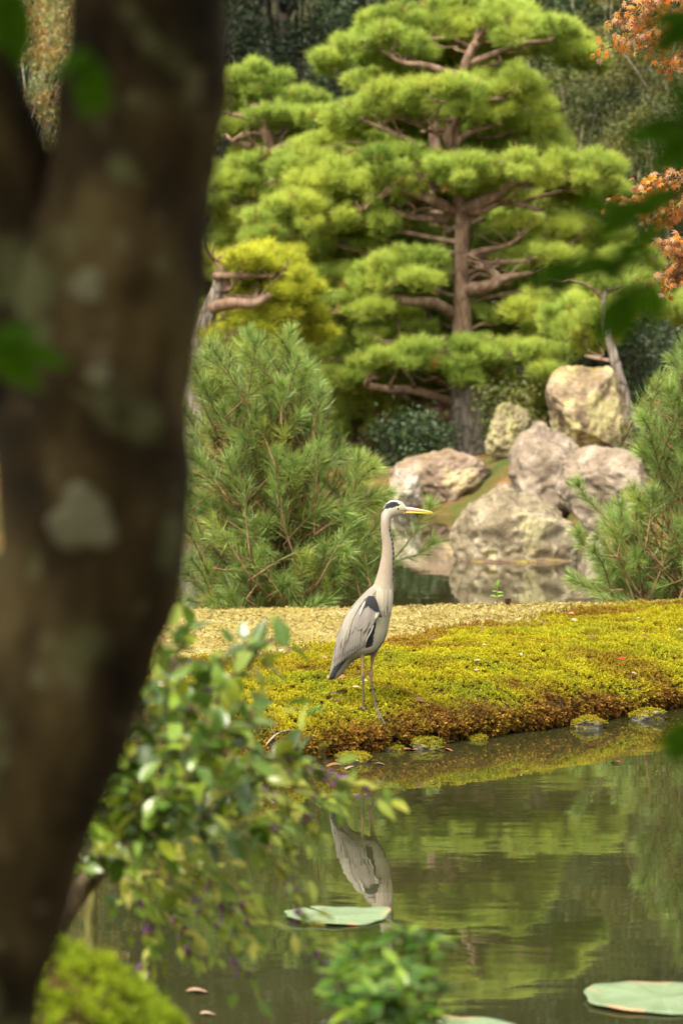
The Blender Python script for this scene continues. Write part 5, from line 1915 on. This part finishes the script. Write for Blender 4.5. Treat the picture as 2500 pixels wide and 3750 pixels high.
    for q in range(10):
        a = at(600, -1300, y) if q % 2 else at(-380, -800, y)
        e = np.array([r.uniform(-2, 1.4), r.uniform(-.8, 2.2), r.uniform(3.4, 4.8)])
        cl.tube(wander(r, a, e, 5, 0.1), [0.04, .03, .022, .014, .006], 6, 12)
    part(cl, 'upper_limbs', m, root)


make_near_tree()


# mossy mound on the near bank
def make_near_moss():
    r = np.random.default_rng(306)
    n = 26000
    x, y = r.uniform(-1.5, 0.9, n), r.uniform(3.2, 5.9, n)
    z = ground_z(x, y)
    zx = (ground_z(x + .02, y) - z) / .02
    zy = (ground_z(x, y + .02) - z) / .02
    nr = norm(np.c_[-zx, -zy, np.ones(n)])
    w = z > 0.06
    x, y, z, nr = x[w], y[w], z[w], nr[w]
    k = len(x)
    d = norm(nr + r.normal(size=(k, 3)) * 0.25)
    cl = vnoise(np.c_[x * 20, y * 20, 0 * x], 51)
    br = np.clip(smooth(0.3, 0.8, fbm(np.c_[x * 6, y * 6, 0 * x], 3, 52)) * 0.6, 0, 1)
    o = scatter('near_moss', [moss_proto(1, 9, .012), moss_proto(2, 10, .013)], np.c_[x, y, z + 0.006 + 0.008 * cl], eul_from_z(d, r.uniform(0, 6.28, k)), r.uniform(0.8, 1.4, k), np.clip(0.5 + .25 * cl + .15 * r.normal(size=k), 0, 1), M['moss_lime'], brown=br * .5)
    tag(o, 'bright green moss on the near bank beside the trunk', 'moss')


make_near_moss()


# ------------------------------------------------------------------ maple with orange leaves
def maple_leaf(name, size, droop):
    mb = MB()
    lobes = [(-118, .42), (-75, .72), (-36, .92), (0, 1.0), (36, .92), (75, .72), (118, .42)]
    V = [(0, 0, 0)]
    F = []
    ring = []
    for i, (a, l) in enumerate(lobes):
        a = R(a)
        wA = R(11)
        for da, ll in ((-wA * 1.5, l * 0.5), (0, l), (wA * 1.5, l * 0.5)):
            q = a + da
            V.append((size * ll * math.sin(q), size * ll * math.cos(q), -droop * size * ll * ll))
            ring.append(len(V) - 1)
        if i < 6:
            q = (a + R(lobes[i + 1][0])) / 2
            V.append((size * 0.25 * math.sin(q), size * 0.25 * math.cos(q), 0.02 * size))
            ring.append(len(V) - 1)
    for i in range(len(ring) - 1): F.append((0, ring[i + 1], ring[i]))
    mb.add(V, F)
    return mb.mesh(name, M['mapleleaf'], False)


def make_maple():
    y = 13.3
    r = np.random.default_rng(307)
    bx, by = 3.3, 16.9
    bz = bank_z(bx, by)
    root = thing('maple_tree', (bx, by, bz - 0.03), 'maple with orange and pinkish autumn leaves reaching in over the bank', 'tree')
    tr = MB()
    tr.tube(np.array([(bx, by, bz - 0.1), (bx - .1, by - .4, 1.0), (bx - .25, by - 1.2, 1.9), (bx - .35, by - 2.2, 2.8), (bx - .3, by - 2.9, 4.2)]), [.10, .085, .07, .05, .02], 12, 40, rough=.06)
    part(tr, 'trunk', M['wood_pale'], root)
    br = MB()
    ml = [maple_leaf('leaf', 0.034, 0.2), maple_leaf('leaf', 0.030, 0.45), maple_leaf('leaf', 0.027, 0.7)]
    LV = Leaves(root, ml, [(0.62, 0.22, 0.02), (0.50, 0.24, 0.10), (0.55, 0.31, 0.20), (0.64, 0.29, 0.02), (0.55, 0.13, 0.02), (0.42, 0.30, 0.03), (0.54, 0.30, 0.19)], 13 * 75, M['soft_vc'], 313)
    A0, B0 = np.array([bx - .33, by - 2.0, 2.75]), np.array([bx - .28, by - 1.4, 2.1])
    twigs_A = [[(2800, -60), (2600, -20), (2450, 10), (2330, 40), (2240, 110)], [(2800, -60), (2600, 20), (2480, 60), (2380, 90), (2280, 150), (2200, 185)], [(2800, -60), (2620, 60), (2520, 90), (2440, 130), (2360, 180)], [(2800, -60), (2650, 100), (2550, 160), (2480, 220), (2450, 260)],
               [(2700, -60), (2560, -40), (2420, -20), (2300, 10)], [(2700, 0), (2560, 60), (2460, 120), (2330, 160)]]
    twigs_B = [[(2800, 560), (2640, 620), (2500, 650), (2400, 660), (2320, 690)], [(2800, 560), (2620, 660), (2480, 690), (2370, 720), (2300, 745), (2240, 765)], [(2800, 600), (2640, 700), (2540, 720), (2440, 750), (2350, 780)], [(2800, 620), (2650, 760), (2540, 840), (2470, 890), (2400, 900)],
               [(2800, 640), (2640, 800), (2520, 900), (2470, 980), (2440, 1040)], [(2800, 660), (2660, 860), (2560, 960), (2490, 1000), (2420, 1060)], [(2800, 600), (2640, 680), (2500, 760), (2430, 800), (2380, 810)]]
    cnt = 0
    for root_p, tw, a_uv in ((A0, twigs_A, (2800, -60)), (B0, twigs_B, (2800, 600))):
        br.tube(np.array([root_p, root_p * .5 + at(*a_uv, y) * .5 + np.array([0, 0, .12]), at(*a_uv, y)]), [.03, .02, .012], 8, 16)
        for ti, t in enumerate(tw):
            dy = r.uniform(-.2, .2)
            Q = np.array([at(u, v, y + dy * i / len(t)) for i, (u, v) in enumerate(t)])
            Q[0] = at(*a_uv, y)
            P = catmull(Q, 40)
            br.tube(P, np.linspace(.009, .0015, 40), 6)
            m = 75
            for k in range(m):
                i = int(14 + 25 * k / (m - 1))
                p = P[i] + r.normal(size=3) * np.array([.034, .05, .022])
                br.tube(np.array([P[i], (P[i] + p) / 2 + np.array([0, 0, .004]), p]), [.0012, .001, .0008], 4)
                d = norm(np.array([r.normal() * .6 - .25, r.normal() * .6 - .2, -0.55 + r.normal() * .3]))
                LV.add(p, d, np.array([-.2, -.75, .65]) + r.normal(size=3) * .45, r.uniform(.75, 1.25))
                cnt += 1
    LV.done(part(br, 'branches', M['twig'], root))
    # the rest of the crown, out of the view to the right
    P = []
    for q in range(26):
        c0 = np.array([r.uniform(2.5, 4.6), r.uniform(13.2, 17), r.uniform(2.4, 4.6)])
        P.append(c0 + r.normal(size=(16, 3)) * .28)
    P = np.vstack(P)
    n = len(P)
    mm = leafy('maple_crown', (0.4, 0.15, 0.03), (0.6, 0.34, 0.12), None, .5, .35)
    scatter('crown', CLUST_S, P, r.uniform(0, 6.28, (n, 3)), r.uniform(.7, 1.1, n), r.uniform(0, 1, n), mm, root)


make_maple()


# ------------------------------------------------------------------ lily pads
def lily_pad(u, v, rad, label, seed, notch=2.2, tilt=0.0):
    r = np.random.default_rng(seed)
    c = on_z(u, v, 0.0075)
    m, nt, b = mat('lily_pad', 0.45, 0.4)
    co = objco(nt)
    n1 = noise(nt, 9, 4, .6, co)
    n2 = noise(nt, 30, 3, .6, co)
    cc = ramp(nt, n1, [(0.3, (0.10, 0.15, 0.07)), (0.6, (0.16, 0.215, 0.115)), (0.8, (0.2, 0.25, 0.15))])
    gr = nt.nodes.new('ShaderNodeTexGradient')
    gr.gradient_type = 'RADIAL'
    nt.links.new(co, gr.inputs['Vector'])
    vv = math_n(nt, 'ABSOLUTE', math_n(nt, 'SUBTRACT', math_n(nt, 'FRACT', math_n(nt, 'ADD', math_n(nt, 'MULTIPLY', gr.outputs['Fac'], 17.0), math_n(nt, 'MULTIPLY', n1, 0.5))), 0.5))
    cc = mix(nt, ramp(nt, vv, [(0.0, (0.7, 0.7, 0.7)), (0.06, (0, 0, 0))]), cc, (0.22, 0.27, 0.15))
    cc = mix(nt, ramp(nt, n1, [(0.62, (0, 0, 0)), (0.75, (0.6, 0.6, 0.6))]), cc, (0.22, 0.19, 0.08))
    cc = mix(nt, ramp(nt, n2, [(0.66, (0, 0, 0)), (0.72, (0.9, 0.9, 0.9))]), cc, (0.34, 0.3, 0.24))
    vc = nt.nodes.new('ShaderNodeSeparateColor')
    nt.links.new(attr(nt, 'col').outputs['Color'], vc.inputs[0])
    cc = mix(nt, vc.outputs[0], cc, (0.34, 0.20, 0.10))
    nt.links.new(cc, b.inputs['Base Color'])
    bump(nt, b, math_n(nt, 'ADD', n1, vv), .5, .004)
    nr_, na_ = 8, 60
    V, C = [(0, 0, 0)], [(0, 0, 0)]
    for i in range(1, nr_ + 1):
        for j in range(na_):
            a = notch + 0.06 + (2 * PI - 0.12) * j / (na_ - 1)
            rr = rad * i / nr_ * (1 + 0.03 * math.sin(5 * a + seed) + 0.02 * math.sin(11 * a))
            z = 0.003 * math.sin(3 * a + seed) * (i / nr_) ** 2 + 0.0012 * math.sin(7 * a) * (i / nr_) ** 3 + (0.012 * max(0, math.sin(2 * a + seed)) if i == nr_ else 0)
            V.append((rr * math.cos(a), rr * math.sin(a), z))
            C.append((smooth(.8, 1, i / nr_) * float(vnoise(np.array([[a * 2.2, seed, 0]]), 3)[0] > 0.35), 0, 0))
    F = [(0, 1 + j, 2 + j) for j in range(na_ - 1)]
    for i in range(nr_ - 1):
        for j in range(na_ - 1):
            F.append((1 + i * na_ + j, 1 + (i + 1) * na_ + j, 1 + (i + 1) * na_ + j + 1, 1 + i * na_ + j + 1))
    me = MB().add(V, F, np.array(C, float)).mesh('lily_pad', m)
    o = link('lily_pad', me)
    o.location = c
    so = o.modifiers.new('t', 'SOLIDIFY')
    so.thickness = 0.003
    tag(o, label, 'lily pad', 'lily pads on the pond')


lily_pad(1232, 3350, 0.155, 'pale green lily pad floating in the reflection of the heron', 1)
lily_pad(2420, 3650, 0.20, 'large pale green lily pad with a brown edge beside open water', 2, notch=0.6)
lily_pad(1700, 3775, 0.16, 'lily pad partly behind the green rosette bush', 3)

# ------------------------------------------------------------------ fallen leaves, twig, seedling
rl = np.random.default_rng(308)


def dry_mat(name, c):
    m, nt, b = mat(name, .75, .25)
    nt.links.new(mix(nt, .5, c, ramp(nt, noise(nt, 80, 4), [(.3, (.55, .5, .45)), (.7, (1, 1, 1))]), 'MULTIPLY'), b.inputs['Base Color'])
    return m


DM = {'tan': dry_mat('leaf_tan', (.32, .195, .10)), 'brown': dry_mat('leaf_brown', (.13, .06, .03)), 'pale': dry_mat('leaf_pale', (.40, .30, .20)), 'red': dry_mat('leaf_red', (.26, .02, .012)), 'rust': dry_mat('leaf_rust', (.23, .09, .04)), 'pink': dry_mat('leaf_pinkish', (.30, .19, .13))}
DLM = {k: leaf_mesh('fallen_leaf', 0.055, 0.028, v, .35, .25, pointed=1.1) for k, v in DM.items()}


def fallen(u, v, k, s, label, group=None, flat=False):
    p = moss_hit(u, v)
    a = rl.uniform(0, 6.28)
    o = leaf_obj('fallen_leaf', DLM[k], p + np.array([0, -.008, .024]), (math.cos(a), .8 * math.sin(a), rl.uniform(-.1, .25)), (rl.normal() * .35, -.45, 1), s * 0.9, None)
    tag(o, label, 'leaf', group)
    return o


fallen(1225, 2490, 'tan', 1.5, 'large curled tan leaf on the moss under the tail of the heron')
fallen(1268, 2497, 'rust', 1.3, 'rusty brown leaf on the moss touching the curled tan leaf')
fallen(2258, 2430, 'red', .9, 'bright red leaf lying on the yellow moss')
fallen(1570, 2602, 'pale', .9, 'pale cream leaf on the front slope of the moss bank')
fallen(1512, 2580, 'brown', 1.1, 'dark reddish brown leaf on the moss right of the legs of the heron')
fallen(1178, 2425, 'tan', .8, 'round dry tan leaf on the moss behind the tail of the heron')
for (u, v) in ((1435, 2404), (1600, 2350), (1770, 2325), (2150, 2350), (2345, 2345), (1220, 2580), (1210, 2560), (1930, 2650)):
    fallen(u, v, 'brown', .8 + .3 * rl.uniform(), 'small dark brown leaf fallen on the moss', 'brown leaves on the moss')
for (u, v) in ((1180, 2337), (1760, 2435), (1780, 2378), (2090, 2283), (2340, 2278), (2480, 2320), (1345, 2510), (1290, 2535), (1040, 2400), (1750, 2470), (2310, 2480), (2130, 2460), (1900, 2410)):
    fallen(u, v, 'pale', .45 + .3 * rl.uniform(), 'small pale dry leaf lying on the moss', 'pale leaves on the moss')
for (u, v) in ((765, 2235), (890, 2297), (730, 2345), (1170, 2257), (1130, 2312), (1900, 2247), (2256, 2231), (2310, 2216), (2100, 2262), (2480, 2225), (1020, 2280)):
    fallen(u, v, ('pink', 'tan', 'pale')[rl.integers(3)], .5 + .3 * rl.uniform(), 'small dry leaf lying on the trodden strip of the bank', 'leaves on the trodden strip')
for (u, v, k, s) in ((1250, 2800, 'rust', 1.5), (1310, 2808, 'pink', 1.4), (1370, 2796, 'pink', 1.0), (1475, 2745, 'rust', 1.3), (1530, 2746, 'rust', 1.0), (1575, 2748, 'pink', 1.0), (1610, 2742, 'rust', 1.4), (1665, 2716, 'pink', .9), (1780, 2709, 'pink', .9), (1825, 2692, 'rust', .7),
                     (1910, 2677, 'rust', .9), (2050, 2659, 'pink', 1.2), (2080, 2656, 'tan', 1.0), (2450, 2629, 'pink', 1.1), (2480, 2731, 'pink', .8), (2270, 2790, 'rust', .9), (1575, 2862, 'pale', .6), (1150, 2815, 'tan', 1.0), (1990, 2661, 'brown', .9), (2380, 2629, 'tan', .9)):
    c = on_z(u, v, 0.006)
    a = rl.uniform(-.6, .6) + (PI if rl.uniform() < .5 else 0)
    o = leaf_obj('floating_leaf', DLM[k], c, (math.cos(a), math.sin(a), .02), (0, rl.normal() * .1, 1), s, None)
    tag(o, 'dry reddish leaf floating on the pond along the bank', 'leaf', 'leaves floating along the bank')
for (u, v, k, s, lab) in ((680, 3630, 'pink', 1.4, 'pinkish leaf floating near the drooping berry stems'), (550, 3690, 'pale', .9, 'white glossy leaf floating near the mossy mound'), (730, 3712, 'pale', .9, 'pale curled leaf floating in open water beyond the mossy mound'), (1510, 3700, 'rust', 1.2, 'rusty leaf floating behind the green rosette bush')):
    c = on_z(u, v, 0.006)
    o = leaf_obj('floating_leaf', DLM[k], c, (1, .25, .03), (0, 0, 1), s, None)
    tag(o, lab, 'leaf')

# twig poking out of the front moss
t = MB()
a, b2 = moss_hit(1090, 2670), moss_hit(1010, 2715)
e = at(930, 2785, a[1] - .35)
t.tube(np.array([a, b2 + np.array([0, -.03, .03]), e]), [.003, .004, .002], 6, 14)
t.tube(np.array([b2 + np.array([0, -.03, .03]), b2 + np.array([-.015, -.04, .05]), b2 + np.array([-.02, -.04, .07])]), [.003, .002, .001], 5)
tw = t.build('fallen_twig', M['wood_pale'])
tag(tw, 'thin pale forked twig poking out of the mossy edge', 'twig')

# seedling on the back edge, with a pine cone beside it
p = moss_hit(1818, 2216)
sd_ = thing('seedling', p, 'tiny seedling with six green leaves on the edge of the bank', 'plant')
s_ = MB()
p1 = p + np.array([0, 0, .11])
s_.tube(np.array([p - np.array([0, 0, .02]), p + np.array([.004, 0, .05]), p1]), [.003, .0025, .002], 6)
part(s_, 'stem', M['greenstem'], sd_)
lmS = leaf_mesh('leaf', .045, .018, objleaf('seedling_leaf', [(.10, .24, .02), (.2, .36, .03)], .35, .3), .25, .25)
for (h, dx, dz, sc) in ((.05, -1, .35, .9), (.05, 1, .4, .9), (.075, 1, .2, .8), (.08, -1, .3, .7), (.11, .15, 1, .9), (.11, -.35, .9, .7)):
    leaf_obj('leaf', lmS, p + np.array([0, 0, h]), (dx, -.25, dz), (0, -.6, .8), sc, sd_)
p = moss_hit(1858, 2214)
cn = MB()
for i in range(7):
    for j in range(7):
        a = 2 * PI * (j + .5 * (i % 2)) / 7
        rr = .016 * math.sin(PI * (i + 1.2) / 9)
        c0 = p + np.array([rr * math.cos(a), rr * math.sin(a), .004 + .005 * i])
        d = np.array([math.cos(a), math.sin(a), .5]) * .008
        sv = np.array([-math.sin(a), math.cos(a), 0]) * .006
        cn.add([c0 - sv, c0 + sv, c0 + d + sv * .7, c0 + d - sv * .7, c0 - np.array([0, 0, .004])], [(0, 1, 2, 3), (0, 3, 4), (1, 4, 2)])
cn.tube(np.array([p, p + np.array([0, 0, .03])]), [.01, .006], 7)
tag(cn.build('pine_cone', DM['brown'], smooth_=False), 'small dark pine cone on the bank edge beside the seedling', 'pine cone')

# small fern on the front edge
p = moss_hit(1125, 2620)
fr = thing('fern', p, 'small light green fern frond in the moss beside the pale twig', 'plant')
f_ = MB()
for k in range(3):
    a = -0.3 + 0.5 * k
    q = np.array([p, p + np.array([.03 * math.cos(a), -.03, .03]), p + np.array([.075 * math.cos(a), -.05, .012 + .02 * k])])
    Q = catmull(q, 14)
    f_.tube(Q, np.linspace(.0015, .0005, 14), 4)
    for i in range(3, 14):
        for sg in (-1, 1):
            l = .02 * (1 - i / 16)
            d = norm(np.array([.4, 0, sg * .8])) * l
            f_.add([Q[i], Q[i] + d + np.array([.003, 0, 0]), Q[i] + d * .6 - np.array([.004, 0, 0])], [(0, 1, 2)])
part(f_, 'frond', leafy('fern_green', (.16, .3, .06), (.2, .36, .08), None, .5, .3, inst=False), fr)
